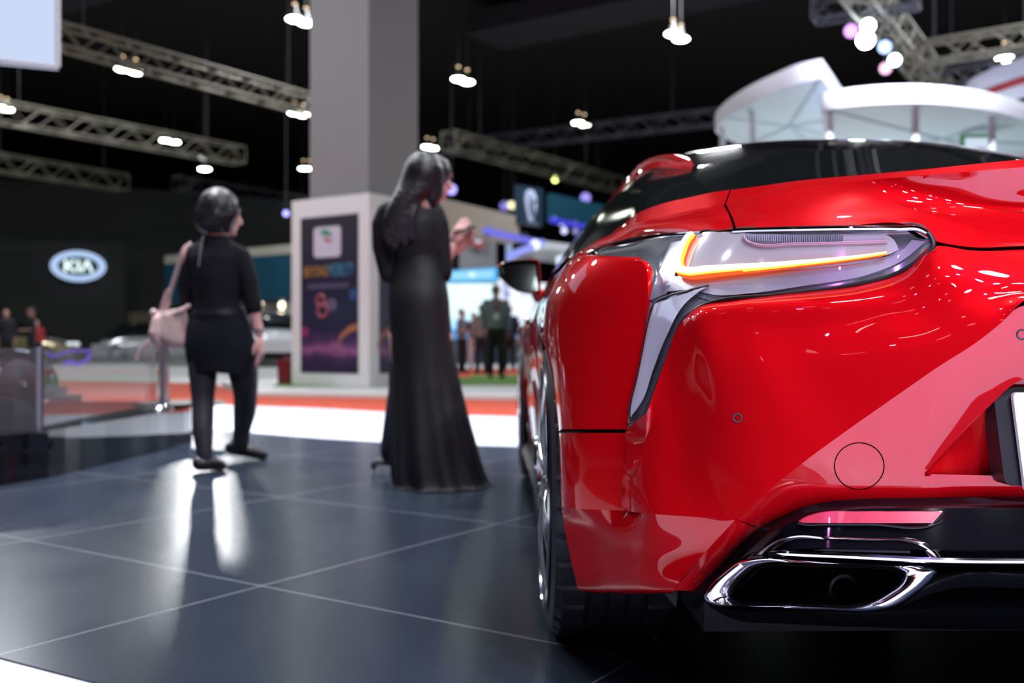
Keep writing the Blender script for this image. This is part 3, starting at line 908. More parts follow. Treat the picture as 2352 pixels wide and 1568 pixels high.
# ---- wheels
R_T, W_T = .364, .275
tprof = [(-.1375 + .012, .292), (-.1375, .305), (-.1375 - .004, .325), (-.1375 + .004, .346), (-.1375 + .020, .358)]
xs = -.1375 + .020
for k, gx in enumerate((-.062, -.020, .022, .064)):
    tprof += [(gx - .006, R_T - .0015), (gx - .005, R_T - .010), (gx + .005, R_T - .010), (gx + .006, R_T - .0015)]
tprof += [(.1375 - .020, .358), (.1375 - .004, .346), (.1375 + .004, .325), (.1375, .305), (.1375 - .012, .292)]
tyre = MB()
seg = 288
for q in range(0): pass
rr = []
for q in range(seg):
    an = 2 * math.pi * q / seg
    dip = .006 if (q % 8 == 0) else 0
    ringp = []
    for h, r in tprof:
        r2 = r
        if r > .352 and abs(h) > .066: r2 = r - dip
        a2 = an + (abs(h) - .1) * .25
        ringp.append((h, r2 * math.cos(a2), r2 * math.sin(a2)))
    rr.append(ringp)
tyre.grid(rr, close_v=True)
rim = MB()
rim.lathe([(-.118, .292), (-.146, .300), (-.150, .296), (-.150, .286), (-.140, .278), (-.10, .270), (.06, .255), (.118, .292)], 'x', 96)
spk = MB()
for k in range(10):
    an = 2 * math.pi * k / 10
    for s in (-1, 1):
        a0, a1 = an + s * .05, an + s * .14
        pr = [(-.128, .05 * math.cos(a0), .05 * math.sin(a0)), (-.140, .14 * math.cos(an + s * .075), .14 * math.sin(an + s * .075)), (-.132, .284 * math.cos(a1), .284 * math.sin(a1))]
        spk.tube(pr, [.016, .013, .014], 8, n=10)
spk.lathe([(-.150, .002), (-.150, .035), (-.135, .065), (-.10, .07)], 'x', 32)
disc = MB().lathe([(-.05, .08), (-.05, .19), (-.03, .19), (-.03, .08)], 'x', 64, closed=True)
def wheel(side, L):
    sgn = -1 if side < 0 else 1
    o = tyre.build('wheel', RUBBER, car, sharp=0.5) if not wheel.m else bpy.data.objects.new('wheel', wheel.m[0])
    if not wheel.m:
        wheel.m = [o.data]
        parts = [rim.build('rim', ALLOY, o, sharp=0.5), spk.build('spokes', ALLOY, o, sharp=0.8), disc.build('brake_disc', mat('brake_steel', (0.25, 0.25, 0.27), 0.3, 1.0), o, sharp=0.5)]
        wheel.m += [p.data for p in parts]
    else:
        COL.objects.link(o); o.parent = car
        for nm, me in zip(('rim', 'spokes', 'brake_disc'), wheel.m[1:]):
            c = bpy.data.objects.new(nm, me); COL.objects.link(c); c.parent = o
    o.location = (sgn * -.8075 * -1 if sgn < 0 else .8075, L, R_T) if False else (side * .8075, L, R_T - .002)
    o.rotation_euler = (0.35, 0, 0) if side < 0 else (0.2, 0, math.pi)
    return o
wheel.m = []
for s, L in ((-1, 0), (-1, 2.87), (1, 0), (1, 2.87)): wheel(s, L)
for s in (-1, 1):
    for L in (0, 2.87):
        G = []
        for q in range(25):
            an = math.pi * q / 24
            G.append([(s * x, L + .40 * math.cos(an), .36 + .40 * math.sin(an)) for x in (.60, .93)])
        MB().grid(G).build('wheel_liner', DEEPBLACK, car)


# ================================================================== THE HALL
TILE = bpy.data.materials.new('stage_tile'); TILE.use_nodes = True
nt = TILE.node_tree; pb_ = nt.nodes['Principled BSDF']
tc = nt.nodes.new('ShaderNodeTexCoord'); mp = nt.nodes.new('ShaderNodeMapping')
pb_.inputs['Specular IOR Level'].default_value = .32
HALL_ANG = math.atan2(.829, .559)
mp.inputs['Rotation'].default_value = (0, 0, -HALL_ANG)
sx = nt.nodes.new('ShaderNodeSeparateXYZ')
nt.links.new(tc.outputs['Object'], mp.inputs['Vector'])
nt.links.new(mp.outputs['Vector'], sx.inputs[0])
_J = Vector((-.719, 2.913, 0)); J = Matrix.Rotation(-HALL_ANG, 3, 'Z') @ Vector(ground(600, 1345))
lines = []
for ax, off in ((0, J.x), (1, J.y)):
    a = nt.nodes.new('ShaderNodeMath'); a.operation = 'SUBTRACT'; a.inputs[1].default_value = off - 0.6 + 12
    b = nt.nodes.new('ShaderNodeMath'); b.operation = 'PINGPONG'; b.inputs[1].default_value = 0.605
    c = nt.nodes.new('ShaderNodeMath'); c.operation = 'LESS_THAN'; c.inputs[1].default_value = 0.0022
    s = nt.nodes.new('ShaderNodeMath'); s.operation = 'SUBTRACT'; s.inputs[1].default_value = off
    nt.links.new(sx.outputs[ax], s.inputs[0]); nt.links.new(s.outputs[0], b.inputs[0]); nt.links.new(b.outputs[0], c.inputs[0])
    lines.append(c)
mx = nt.nodes.new('ShaderNodeMath'); mx.operation = 'MAXIMUM'
nt.links.new(lines[0].outputs[0], mx.inputs[0]); nt.links.new(lines[1].outputs[0], mx.inputs[1])
nz = nt.nodes.new('ShaderNodeTexNoise'); nz.inputs['Scale'].default_value = 2.2; nz.inputs['Detail'].default_value = 5
nt.links.new(tc.outputs['Object'], nz.inputs['Vector'])
cr = nt.nodes.new('ShaderNodeMix'); cr.data_type = 'RGBA'
cr.inputs[6].default_value = (0.021, 0.030, 0.048, 1); cr.inputs[7].default_value = (0.034, 0.046, 0.070, 1)
nt.links.new(nz.outputs['Fac'], cr.inputs[0])
cm = nt.nodes.new('ShaderNodeMix'); cm.data_type = 'RGBA'; cm.inputs[7].default_value = (0.34, 0.35, 0.38, 1)
nt.links.new(mx.outputs[0], cm.inputs[0]); nt.links.new(cr.outputs[2], cm.inputs[6])
nt.links.new(cm.outputs[2], pb_.inputs['Base Color'])
rr_ = nt.nodes.new('ShaderNodeMapRange'); rr_.inputs['To Min'].default_value = .20; rr_.inputs['To Max'].default_value = .30
nt.links.new(nz.outputs['Fac'], rr_.inputs['Value']); nt.links.new(rr_.outputs['Result'], pb_.inputs['Roughness'])

HALLFLOOR = mat('hall_floor_grey', (0.42, 0.43, 0.43), 0.45, noise=0.06, nscale=1.2)
WHITEFLOOR = mat('white_gloss_floor', (0.78, 0.82, 0.93), 0.25)
REDCARPET = mat('red_carpet', (0.42, 0.050, 0.022), 0.95, noise=0.12, nscale=40)
TURF = mat('green_turf', (0.10, 0.24, 0.03), 0.95, noise=0.25, nscale=60)
STEPGREY = mat('step_white', (0.60, 0.61, 0.60), 0.5)
BOXWHITE = mat('booth_white', (0.80, 0.80, 0.82), 0.5)
CONCRETE = mat('column_paint', (0.24, 0.235, 0.245), 0.7, noise=0.05, nscale=2)
WALLDARK = mat('dark_booth_wall', (0.030, 0.030, 0.034), 0.8)
WALLBLACK = mat('black_booth_wall', (0.010, 0.011, 0.011), 0.7)
TEAL = mat('teal_board', (0.004, 0.060, 0.105), 0.5)
CREAM = mat('cream_fascia', (0.42, 0.40, 0.34), 0.6)
BEIGE = mat('beige_panel', (0.36, 0.32, 0.27), 0.6)
GREYCOL = mat('grey_cladding', (0.22, 0.21, 0.22), 0.5)
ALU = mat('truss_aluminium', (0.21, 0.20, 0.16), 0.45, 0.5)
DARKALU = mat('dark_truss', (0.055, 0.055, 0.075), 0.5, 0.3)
CEIL = mat('black_ceiling', (0.008, 0.008, 0.011), 0.9)
DUCT = mat('ceiling_duct_dark', (0.020, 0.021, 0.028), 0.8)


def slab(name, pts, z0, z1, m, kind='structure'):
    o = MB().prism([(p[0], p[1], z0) for p in pts], (0, 0, z1 - z0)).build(name, m, None, smooth=False, weld=False)
    if kind: o['kind'] = kind
    return o


def curve2(pts, n):
    return [tuple(p) for p in spline(pts, n)]

slab('floor', [(-45, -9), (45, -9), (45, 75), (-45, 75)], -0.30, -0.08, HALLFLOOR)
far_edge = curve2([(-6.5, 11.8), (-4.3, 9.9), (-2.44, 8.19), (-.88, 7.13), (.04, 6.83), (1.6, 6.7), (3.6, 7.0), (6.2, 8.4)], 60)
near_edge = curve2([(6.2, 2.2), (3.5, 1.15), (1.6, .95), (0.3, 1.42), (-.86, 2.10), (-1.15, 2.27), (-2.6, 3.15), (-6.5, 5.6)], 50)
near_out = curve2([(6.2, -.3), (3.5, -1.35), (1.6, -1.6), (0.3, -1.3), (-.86, -.65), (-1.6, -.2), (-3.2, .9), (-6.5, 3.2)], 40)
slab('trim_1', near_edge + near_out[::-1], -0.08, -0.004, WHITEFLOOR)
slab('trim_12', near_out + [(-12, 3.2), (-12, -8), (8, -8), (8, -.3)], -0.08, -0.02, REDCARPET)
slab('trim_2', far_edge[::-1] + [(-6.5, 12.8)] + curve2([(-3.38, 11.4), (-2.0, 10.75), (-1.26, 10.2), (.05, 9.6), (2.0, 9.2), (6.2, 9.4)], 30), -0.08, -0.004, WHITEFLOOR)
stage = slab('floor_stage', far_edge + near_edge, -0.08, 0.0, TILE)
red = slab('trim_3', [(-16, 12.5), (-6.5, 12.75)] + curve2([(-3.38, 11.35), (-2.0, 10.72), (-1.26, 10.17), (.05, 9.57), (2.0, 9.17), (6.2, 9.37)], 30) + [(9, 9.4), (9, 12.6), (0, 12.6), (-3.6, 13.6), (-5.2, 17.6), (-16, 22.0)], -0.08, -0.02, REDCARPET)
slab('trim_4', [(-3.55, 13.55), (0, 12.58), (9, 12.58), (9, 15.5), (-0.8, 15.6), (-.8, 18.5), (-4.4, 18.6), (-5.0, 17.4)], -0.08, 0.03, STEPGREY)
slab('trim_5', [(-3.6, 15.2), (-.8, 15.62), (9, 15.52), (9, 20.3), (-.8, 20.3), (-.8, 19), (-4.2, 19)], -0.08, 0.036, TURF)
slab('trim_6', [(-4, 20.32), (9, 20.32), (9, 26.5), (-4, 27.5)], -0.08, -0.02, REDCARPET)
slab('trim_7', [(-4, 27.52), (9, 26.52), (9, 33), (-4, 33)], -0.08, -0.02, STEPGREY)

ceil = slab('ceiling', [(-45, -9), (45, -9), (45, 75), (-45, 75)], 12.0, 12.2, CEIL)
U = Vector((.559, .829, 0)); V = Vector((-.829, .559, 0))
for k, (o_, wdt, z) in enumerate((((4.5, 13, 0), 1.5, 10.6), ((0.5, 25, 0), 2.6, 10.9), ((-9, 27, 0), 1.2, 10.7), ((14, 24, 0), 2.2, 10.8))):
    A = Vector(o_) + Vector((0, 0, z))
    d = (U * .35 - V).normalized() if k in (0, 1) else -V
    n_ = Vector((-d.y, d.x, 0))
    o = MB().prism([A - d * 18 - n_ * wdt / 2, A + d * 18 - n_ * wdt / 2, A + d * 18 + n_ * wdt / 2, A - d * 18 + n_ * wdt / 2], (0, 0, .7)).build('trim_%d' % (8 + k), DUCT, None, smooth=False)
    o['kind'] = 'structure'
for nm, pts in (('wall_far', [(-45, 70, -.1), (45, 70, -.1), (45, 70, 12), (-45, 70, 12)]), ('wall_left', [(-44, -9, -.1), (-44, 70, -.1), (-44, 70, 12), (-44, -9, 12)]), ('wall_right', [(44, -9, -.1), (44, 70, -.1), (44, 70, 12), (44, -9, 12)]), ('wall_back', [(-45, -8.9, -.1), (45, -8.9, -.1), (45, -8.9, 12), (-45, -8.9, 12)])):
    d = {'wall_far': (0, .2, 0), 'wall_left': (-.2, 0, 0), 'wall_right': (.2, 0, 0), 'wall_back': (0, -.2, 0)}[nm]
    o = MB().prism(pts, d).build(nm, mat(nm + '_dark', (0.012, 0.012, 0.015), 0.9), None, smooth=False); o['kind'] = 'structure'

# ---- column in its white poster box
A = Vector((-2.12, 15.0, 0))
box_ = thing('poster_box', 'tall white display box with dark posters wrapped round the base of the grey column', 'display stand', A)
BH = 2.92
def onface(p, dirv, s, z, out=0.0):
    nrm = Vector((dirv.y, -dirv.x, 0))
    if nrm.y > 0: nrm = -nrm
    q = dirv * s + nrm * out
    return (q.x, q.y, z)
core = MB().prism([(0, 0, .036), tuple(V * 1.63 + Vector((0, 0, .036))), tuple(V * 1.63 + U * 1.45 + Vector((0, 0, .036))), tuple(U * 1.45 + Vector((0, 0, .036)))], (0, 0, BH - .036))
core.build('body', BOXWHITE, box_, smooth=False)

POSTER = bpy.data.materials.new('poster_print'); POSTER.use_nodes = True
nt = POSTER.node_tree; pbp = nt.nodes['Principled BSDF']; pbp.inputs['Roughness'].default_value = .45
tc = nt.nodes.new('ShaderNodeTexCoord'); sp = nt.nodes.new('ShaderNodeSeparateXYZ'); nt.links.new(tc.outputs['Object'], sp.inputs[0])
ramp = nt.nodes.new('ShaderNodeValToRGB')
mr = nt.nodes.new('ShaderNodeMapRange'); mr.inputs['From Min'].default_value = .22; mr.inputs['From Max'].default_value = 2.65
nzp = nt.nodes.new('ShaderNodeTexNoise'); nzp.inputs['Scale'].default_value = 3.0; nt.links.new(tc.outputs['Object'], nzp.inputs['Vector'])
ad = nt.nodes.new('ShaderNodeMath'); ad.operation = 'MULTIPLY_ADD'; ad.inputs[1].default_value = .14; 
nt.links.new(sp.outputs[2], mr.inputs['Value']); nt.links.new(nzp.outputs['Fac'], ad.inputs[0]); nt.links.new(mr.outputs['Result'], ad.inputs[2])
nt.links.new(ad.outputs[0], ramp.inputs['Fac'])
els = ramp.color_ramp.elements
els[0].position = .05; els[0].color = (0.012, 0.010, 0.035, 1)
els[1].position = .98; els[1].color = (0.035, 0.033, 0.052, 1)
for pos, c in ((.16, (0.035, 0.018, 0.085, 1)), (.215, (0.30, 0.10, 0.24, 1)), (.26, (0.06, 0.03, 0.11, 1)), (.36, (0.012, 0.018, 0.05, 1)), (.45, (0.014, 0.025, 0.06, 1)), (.60, (0.014, 0.016, 0.045, 1))):
    e = els.new(pos); e.color = c
nt.links.new(ramp.outputs['Color'], pbp.inputs['Base Color'])
P_OUT = .012
def face_panel(name, m, dirv, s0, s1, z0, z1, out, th=.01, parent=box_, rad=0.0, label=None):
    def q(s, z): return onface(A, dirv, s, z, out)
    if rad:
        pts = []
        for cs, cz_, a0 in ((s1 - rad, z1 - rad, 0), (s0 + rad, z1 - rad, 90), (s0 + rad, z0 + rad, 180), (s1 - rad, z0 + rad, 270)):
            for k in range(6):
                an = math.radians(a0 + 18 * k); pts.append(q(cs + rad * math.cos(an), cz_ + rad * math.sin(an)))
    else: pts = [q(s0, z0), q(s1, z0), q(s1, z1), q(s0, z1)]
    nrm = Vector((dirv.y, -dirv.x, 0)); nrm = -nrm if nrm.y > 0 else nrm
    return MB().prism(pts, -nrm * th).build(name, m, parent, smooth=False, label=label)
poster = face_panel('poster', POSTER, V, .215, 1.42, .23, 2.63, P_OUT)
face_panel('poster', POSTER, U, .22, 1.25, .23, 2.63, P_OUT)
card = face_panel('logo_card', mat('card_white', (.62, .60, .72), .5), V, .56, 1.13, 2.0, 2.47, .02, parent=poster, rad=.07, label='white rounded card with a green and red emblem')
def blob(name, m, dirv, s, z, rs, rz, out, parent, rot=0.0, n=24, a0=0, a1=360):
    pts = []
    for k in range(n):
        an = math.radians(a0 + (a1 - a0) * k / (n - (0 if a1 - a0 >= 360 else 1)))
        x, y = rs * math.cos(an), rz * math.sin(an)
        pts.append(onface(A, dirv, s + x * math.cos(rot) - y * math.sin(rot), z + x * math.sin(rot) + y * math.cos(rot), out))
    nrm = Vector((dirv.y, -dirv.x, 0)); nrm = -nrm if nrm.y > 0 else nrm
    return MB().prism(pts, -nrm * .004).build(name, m, parent, smooth=False)
blob('emblem', mat('emblem_green', (.06, .30, .16), .5), V, .86, 2.34, .13, .075, .026, poster, .4, a0=-20, a1=170)
blob('emblem', mat('emblem_red', (.45, .07, .06), .5), V, .82, 2.29, .10, .06, .027, poster, .4, a0=190, a1=350)


def text_mesh(txt, size, depth=.004):
    cu = bpy.data.curves.new('txt', 'FONT'); cu.body = txt; cu.size = size; cu.extrude = depth; cu.align_x = 'CENTER'; cu.align_y = 'CENTER'
    o = bpy.data.objects.new('txt', cu); COL.objects.link(o)
    dg = bpy.context.evaluated_depsgraph_get()
    ev = o.evaluated_get(dg); me = ev.to_mesh()
    m = MB(); m.v = [tuple(v.co) for v in me.vertices]; m.f = [tuple(p.vertices) for p in me.polygons]
    ev.to_mesh_clear(); bpy.data.objects.remove(o)
    return m
def put_text(name, txt, width, height, origin, xdir, m, parent, out=Vector((0, 0, 0))):
    t = text_mesh(txt, 1.0)
    xs = [p[0] for p in t.v]; ys = [p[1] for p in t.v]
    w, h = max(xs) - min(xs), max(ys) - min(ys); cx, cy = (max(xs) + min(xs)) / 2, (max(ys) + min(ys)) / 2
    xd = Vector(xdir); zd = Vector((0, 0, 1)); nd = xd.cross(zd)
    t.v = [tuple(Vector(origin) + xd * ((p[0] - cx) / w * width) + zd * ((p[1] - cy) / h * height) + nd * p[2] * .5) for p in t.v]
    return t.build(name, m, parent, smooth=False, weld=False)
put_text('lettering', 'BEYOND', .52, .16, onface(A, V, 1.08, 1.79, .018), -V, mat('print_orange', (.50, .26, .06), .5), poster)
put_text('lettering', 'MOBILITY', .50, .19, onface(A, V, .55, 1.80, .018), -V, mat('print_cyan', (.07, .28, .46), .5), poster)
face_panel('text_line', mat('print_lilac', (.08, .07, .14), .5), V, .40, 1.27, 1.52, 1.60, .014, parent=poster)
RP = mat('print_rose', (.38, .08, .13), .5)
rg = MB()
for s, z, r in ((.98, 1.34, .085), (.94, 1.19, .10)):
    rg.tube([onface(A, V, s + r * math.cos(2*math.pi*k/20), z + r * math.sin(2*math.pi*k/20), .014) for k in range(20)], .026, 6, closed=True)
rg.build('number_print', RP, poster)
blob('print_haze', mat('print_grey_violet', (.12, .10, .18), .5), V, .76, 1.27, .12, .10, .014, poster)
blob('print_spot', mat('print_blue', (.03, .08, .22), .5), V, .30, 1.42, .09, .09, .014, poster)
blob('print_spot', mat('print_magenta', (.26, .03, .14), .5), V, 1.33, .86, .085, .085, .014, poster)
def car_print(dirv, s0, sg):
    pts = [onface(A, dirv, s0 + sg * a, b, .016) for a, b in ((0, .98), (.18, .94), (.36, .80), (.42, .66), (.36, .56), (.40, .66), (.32, .76), (.14, .86), (0, .88))]
    nrm = Vector((dirv.y, -dirv.x, 0)); nrm = -nrm if nrm.y > 0 else nrm
    MB().prism(pts, -nrm * .004).build('print_curve', mat('print_copper', (.40, .16, .07), .5), poster, smooth=False)
car_print(V, .22, 1); car_print(U, .60, -1)

pc_ = A + (U + V) * .15
colm = MB().prism([pc_ + Vector((0, 0, BH)), pc_ + V * 1.23 + Vector((0, 0, BH)), pc_ + V * 1.23 + U * 1.17 + Vector((0, 0, BH)), pc_ + U * 1.17 + Vector((0, 0, BH))], (0, 0, 12 - BH)).build('column', CONCRETE, None, smooth=False)
colm['kind'] = 'structure'

# ---- red bin
b0 = ground(661, 889, -.02)
bn = thing('litter_bin', 'low dark red bin standing on the red carpet beside the white poster box', 'bin', b0)
MB().rings([((0, 0, 0), .15, .15), ((0, 0, .01), .155, .155), ((0, 0, .42), .165, .165), ((0, 0, .435), .16, .16)], 4).xf(Matrix.Rotation(math.radians(20), 4, 'Z')).build('body', mat('bin_maroon', (.16, .008, .012), .45), bn, sharp=.5)
MB().rings([((0, 0, .436), .15, .15), ((0, 0, .45), .15, .15)], 4).xf(Matrix.Rotation(math.radians(20), 4, 'Z')).build('lid', mat('bin_lid', (.20, .01, .014), .4), bn, sharp=.5)

# ---- trusses
def truss(name, a, b, w, m, label, group=None, step=None):
    a, b = Vector(a), Vector(b)
    d = (b - a); Ln = d.length; d.normalize()
    s = d.cross(Vector((0, 0, 1))).normalized() * w / 2; u = Vector((0, 0, w / 2))
    root = thing(name, label, 'lighting truss', a, 0, group)
    ch = []
    for sg, ug in ((1, 1), (1, -1), (-1, -1), (-1, 1)):
        off = s * sg + u * ug
        MB().rod(off, off + d * Ln, .032, 8).build('chord', m, root)
        ch.append(off)
    n = max(2, int(round(Ln / (step or w * 1.15))))
    br = MB()
    for k in range(4):
        o1, o2 = ch[k], ch[(k + 1) % 4]
        for i in range(n):
            p, q = d * (Ln * i / n), d * (Ln * (i + 1) / n)
            if i % 2: br.rod(o1 + p, o2 + q, .018, 6)
            else: br.rod(o2 + p, o1 + q, .018, 6)
        for i in (0, n): br.rod(o1 + d * (Ln * i / n), o2 + d * (Ln * i / n), .018, 6)
    br.build('lattice', m, root)
    for t in (.15, .85):
        MB().rod(d * Ln * t + u, d * Ln * t + Vector((0, 0, 12 - a.z)), .012, 5).build('hanging_cable', DARKALU, root)
    return root
def tz(px, py, z):
    Y = FPX * (z - CAMH) / (HOR - py); return Vector(((px - MIDX) / FPX * Y, Y, z))
truss('lighting_truss', tz(60, 62, 6.9), tz(742, 250, 6.9), .46, ALU, 'long silver lattice truss sloping towards the grey column, uppermost on the left')
truss('lighting_truss', tz(-70, 245, 6.9), tz(552, 358, 6.9), .55, ALU, 'middle lattice truss on the left, between the small twin lamps')
truss('lighting_truss', tz(-60, 365, 6.9), tz(284, 420, 6.9), .60, ALU, 'short lattice truss at the left picture edge, above the dark wall')
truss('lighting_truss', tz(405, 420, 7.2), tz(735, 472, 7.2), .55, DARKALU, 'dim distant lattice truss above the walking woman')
truss('lighting_truss', tz(1030, 322, 7.4), tz(1420, 425, 7.4), .60, ALU, 'distant lattice truss between the column and the car roof')
t5 = truss('lighting_truss', tz(1965, -40, 5.9), tz(2165, 215, 5.9), .42, ALU, 'lattice truss carrying the coloured spotlights at upper right')
truss('lighting_truss', tz(2105, 126, 5.9), tz(2400, 80, 5.9), .36, ALU, 'bright cross truss at upper right meeting the spotlight truss')
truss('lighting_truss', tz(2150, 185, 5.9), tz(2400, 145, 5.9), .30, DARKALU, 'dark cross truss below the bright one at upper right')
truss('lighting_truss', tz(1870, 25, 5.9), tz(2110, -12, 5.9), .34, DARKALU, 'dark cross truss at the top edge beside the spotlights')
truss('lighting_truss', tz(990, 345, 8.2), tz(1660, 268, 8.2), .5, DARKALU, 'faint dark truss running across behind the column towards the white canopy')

# ---- high-bay lamps (pairs)
BULB = emitter('lamp_glow', (.90, 1.0, .82), 26.0)
BULBW = emitter('lamp_glow_white', (.92, .97, 1.0), 40.0)
WARM = emitter('lamp_vent_glow', (1.0, .72, .42), 2.2)
LHOUSE = mat('lamp_housing', (.05, .05, .05), .5)
def bay_proto(m, r, hang=2.8):
    root = thing('high_bay_lamp', 'x', 'ceiling lamp')
    MB().lathe([(.34, .02), (.34, .05), (.20, .07), (.10, .11), (.0, r), (-.01, r)], 'z', 20).build('housing', LHOUSE, root)
    MB().lathe([(.015, .002), (.0, r * .9), (-.03, r * .99), (-.06, r * .75), (-.075, .002)], 'z', 20).build('bulb', m, root)
    MB().lathe([(.345, .002), (.355, .05), (.39, .05), (.41, .002)], 'z', 12).build('vent_glow', WARM, root)
    MB().rod((0, 0, .40), (0, 0, hang), .012, 5).build('stem', LHOUSE, root)
    return root
bayA = bay_proto(BULB, .22); bayB = bay_proto(BULBW, .24, 7.0)
used = set()
def bay(px, py, z, label, proto=bayA, sc=1.0, name=None):
    p = tz(px, py, z)
    if id(proto) not in used:
        used.add(id(proto)); o = proto
        o.location = p; o['label'] = label
    else: o = dup(proto, p, 0, label)
    o['group'] = 'lamps under the hall ceiling'
    o.scale = (sc, sc, sc)
    return o
for (xa, ya, xb, yb, where, z) in (
        (677, 42, 703, 51, 'beside the column, near the top edge', 9.2), (282, 157, 312, 164, 'under the uppermost left truss', 9.2),
        (2, 246, 16, 250, 'at the left picture edge', 9.2), (380, 321, 401, 325, 'on the middle left truss', 9.2),
        (676, 258, 697, 263, 'where the uppermost left truss meets the column', 9.2), (697, 386, 710, 386, 'beside the column, above the poster box', 9.2),
        (1053, 180, 1073, 187, 'right of the column', 9.2), (1546, 76, 1564, 88, 'above the car roof in the black ceiling', 9.2),
        (1328, 281, 1342, 285, 'between the column and the white canopy', 9.2), (981, 336, 995, 339, 'just above the head of the woman in the gown', 9.2)):
    bay(xa, ya, z, 'left lamp of the glowing pair ' + where, bayA)
    bay(xb, yb, z, 'right lamp of the glowing pair ' + where, bayA)
bay(2308, 133, 9.2, 'single glowing lamp at the far upper right, above the white canopy', bayA, 1.2)
bay(470, 387, 6.4, 'brilliant white lamp above the walking woman', bayB, .8)
q_ = tz(470, 390, 6.4)
lamp('hall_and_fill_light', q_ + Vector((.12, -.5, -.1)), 24, .9, (.93, .97, 1.0), target=(-1.2, 3.5, 0), spread=50)
SMALLL = [(1275, 412, 7.5, (.85, 1.0, .25), 5, 'small yellow green lamp below the distant truss', .12), (1174, 471, 6.2, (1, .85, .5), 1.6, 'left of two faint warm lamps above the beige fascia', .16), (1182, 472, 6.2, (1, .85, .5), 1.4, 'right of two faint warm lamps above the beige fascia', .16),
          (657, 490, 5.0, (.35, .35, 1), 3, 'small violet blue lamp left of the poster box', .10), (1037, 435, 6.0, (.35, .33, .95), 2.2, 'small violet blue lamp right of the gown woman', .18), (1345, 454, 6.5, (.35, .3, .9), 1.3, 'dim violet lamp left of the roof pillar of the car', .2), (1159, 473, 6.2, (.3, .28, .9), .8, 'dim violet lamp beside the faint warm ones', .2)]
for px, py, z, c, s, lab, r in SMALLL:
    p = tz(px, py, z)
    o = thing('small_lamp', lab, 'lamp', p)
    MB().ellipsoid((0, 0, 0), (r, r, r), nu=12, nv=8).build('bulb', emitter('small_lamp_glow', c, s), o)
    MB().rod((0, 0, r), (0, 0, 12.0 - z), .015, 5).build('stem', LHOUSE, o)

# ---- spotlights on the truss at upper right
for px, py, c, s, r, lab in ((1955, 71, (.75, .35, 1.0), 2.2, .10, 'violet pink spotlight, leftmost on the truss'), (1994, 59, (.75, .92, 1), 8, .105, 'upper white spotlight on the truss'), (1988, 92, (.8, .92, 1), 30, .13, 'largest and brightest white spotlight on the truss'),
                             (2032, 108, (.35, .5, 1), 3.5, .10, 'blue spotlight in the middle of the truss'), (2055, 138, (.7, .95, 1), 9, .10, 'white spotlight at the lower right of the cluster'), (2034, 157, (1, .55, .85), 2.0, .10, 'pink spotlight, lowest of the cluster')):
    p = tz(px, py, 5.45)
    d = (Vector((0, 0, CAMH)) - p).normalized()
    o = thing('spotlight', lab, 'spotlight', p)
    Mq = d.to_track_quat('Z', 'Y').to_matrix().to_4x4()
    MB().lathe([(-.26, .002), (-.26, .06), (-.02, r * 1.05), (.02, r * 1.08), (.02, r)], 'z', 20).xf(Mq).build('housing', LHOUSE, o)
    MB().lathe([(.0, .001), (.0, r)], 'z', 20).xf(Mq).build('lens', emitter('spot_glow', c, s), o)
    q_ = Vector(((p.x - 5.5) * -.0, 0, 0))
    MB().rod((0, 0, .05), (.0, .0, 6.5), .014, 6).build('drop_rod', LHOUSE, o)

# ---- hanging white light box, top left
c0 = W(-420, 45, 9.4); c1 = W(133, 153, 9.4)
hb = thing('hanging_light_box', 'big white glowing cube hanging at the top left corner', 'light box', (c1.x, 9.4, c1.z))
MB().prism([(0, 0, 0), (-2.6, -1.05, 0), (-2.6, -1.05, 2.0), (0, 0, 2.0)], (-.05, .12, 0)).build('body', emitter('light_box_white', (.60, .70, .93), 1.0), hb, smooth=False)
fb = MB()
for a, b in (((0, 0, 0), (-2.6, -1.05, 0)), ((0, 0, 0), (0, 0, 2.0)), ((0, 0, 2.0), (-2.6, -1.05, 2.0))): fb.rod(a, b, .022, 6)
fb.build('edge_trim', mat('light_box_trim', (.62, .6, .66), .5), hb)
MB().rod((-1.2, .4, 2.0), (-1.2, .4, 12 - c1.z), .02, 6).build('hanging_cable', DARKALU, hb)

# ---- dark booth walls on the left with the lit oval sign
def wall_quad(name, px0, Y0, px1, Y1, z0, z1, m, th=.25, label=None, cat=None, parent=None):
    a, b = W(px0, HOR, Y0), W(px1, HOR, Y1)
    d = (b - a).normalized(); n_ = Vector((-d.y, d.x, 0)); n_ = n_ if n_.y > 0 else -n_
    o = MB().prism([(a.x, a.y, z0), (b.x, b.y, z0), (b.x, b.y, z1), (a.x, a.y, z1)], n_ * th).build(name, m, parent, smooth=False)
    if label: tag(o, label, cat)
    return a, b, d, n_
zt = lambda py, Y: CAMH + (HOR - py) / FPX * Y
wall_quad('booth_wall', -260, 43, 700, 52.5, -.08, zt(412, 45.5), WALLDARK, .4, 'tall dark grey booth wall at the left', 'booth wall')
a, b, d, n_ = wall_quad('sign_wall', -200, 41.0, 287, 44.6, -.08, zt(553, 43.5), WALLBLACK, .3, 'black lower booth wall carrying the lit oval sign', 'booth wall')
so = W(179, 612, 43.55) - n_ * .25
sign = thing('oval_sign', 'lit white oval sign with KIA letters on the black booth wall', 'sign', so)
SW, SH = 1.10, .66
def oval(k, rx, rz, out): return tuple(d * (rx * math.cos(2*math.pi*k/64)) + Vector((0, 0, rz * math.sin(2*math.pi*k/64))) - n_ * out)
rgm = MB(); rgm.grid([[oval(k, SW, SH, 0) for k in range(64)], [oval(k, SW, SH, .08) for k in range(64)], [oval(k, SW * .74, SH * .62, .08) for k in range(64)], [oval(k, SW * .74, SH * .62, 0) for k in range(64)]], close_u=True)
rgm.build('rim', emitter('sign_rim_glow', (.50, .68, 1.0), .95), sign, smooth=False)
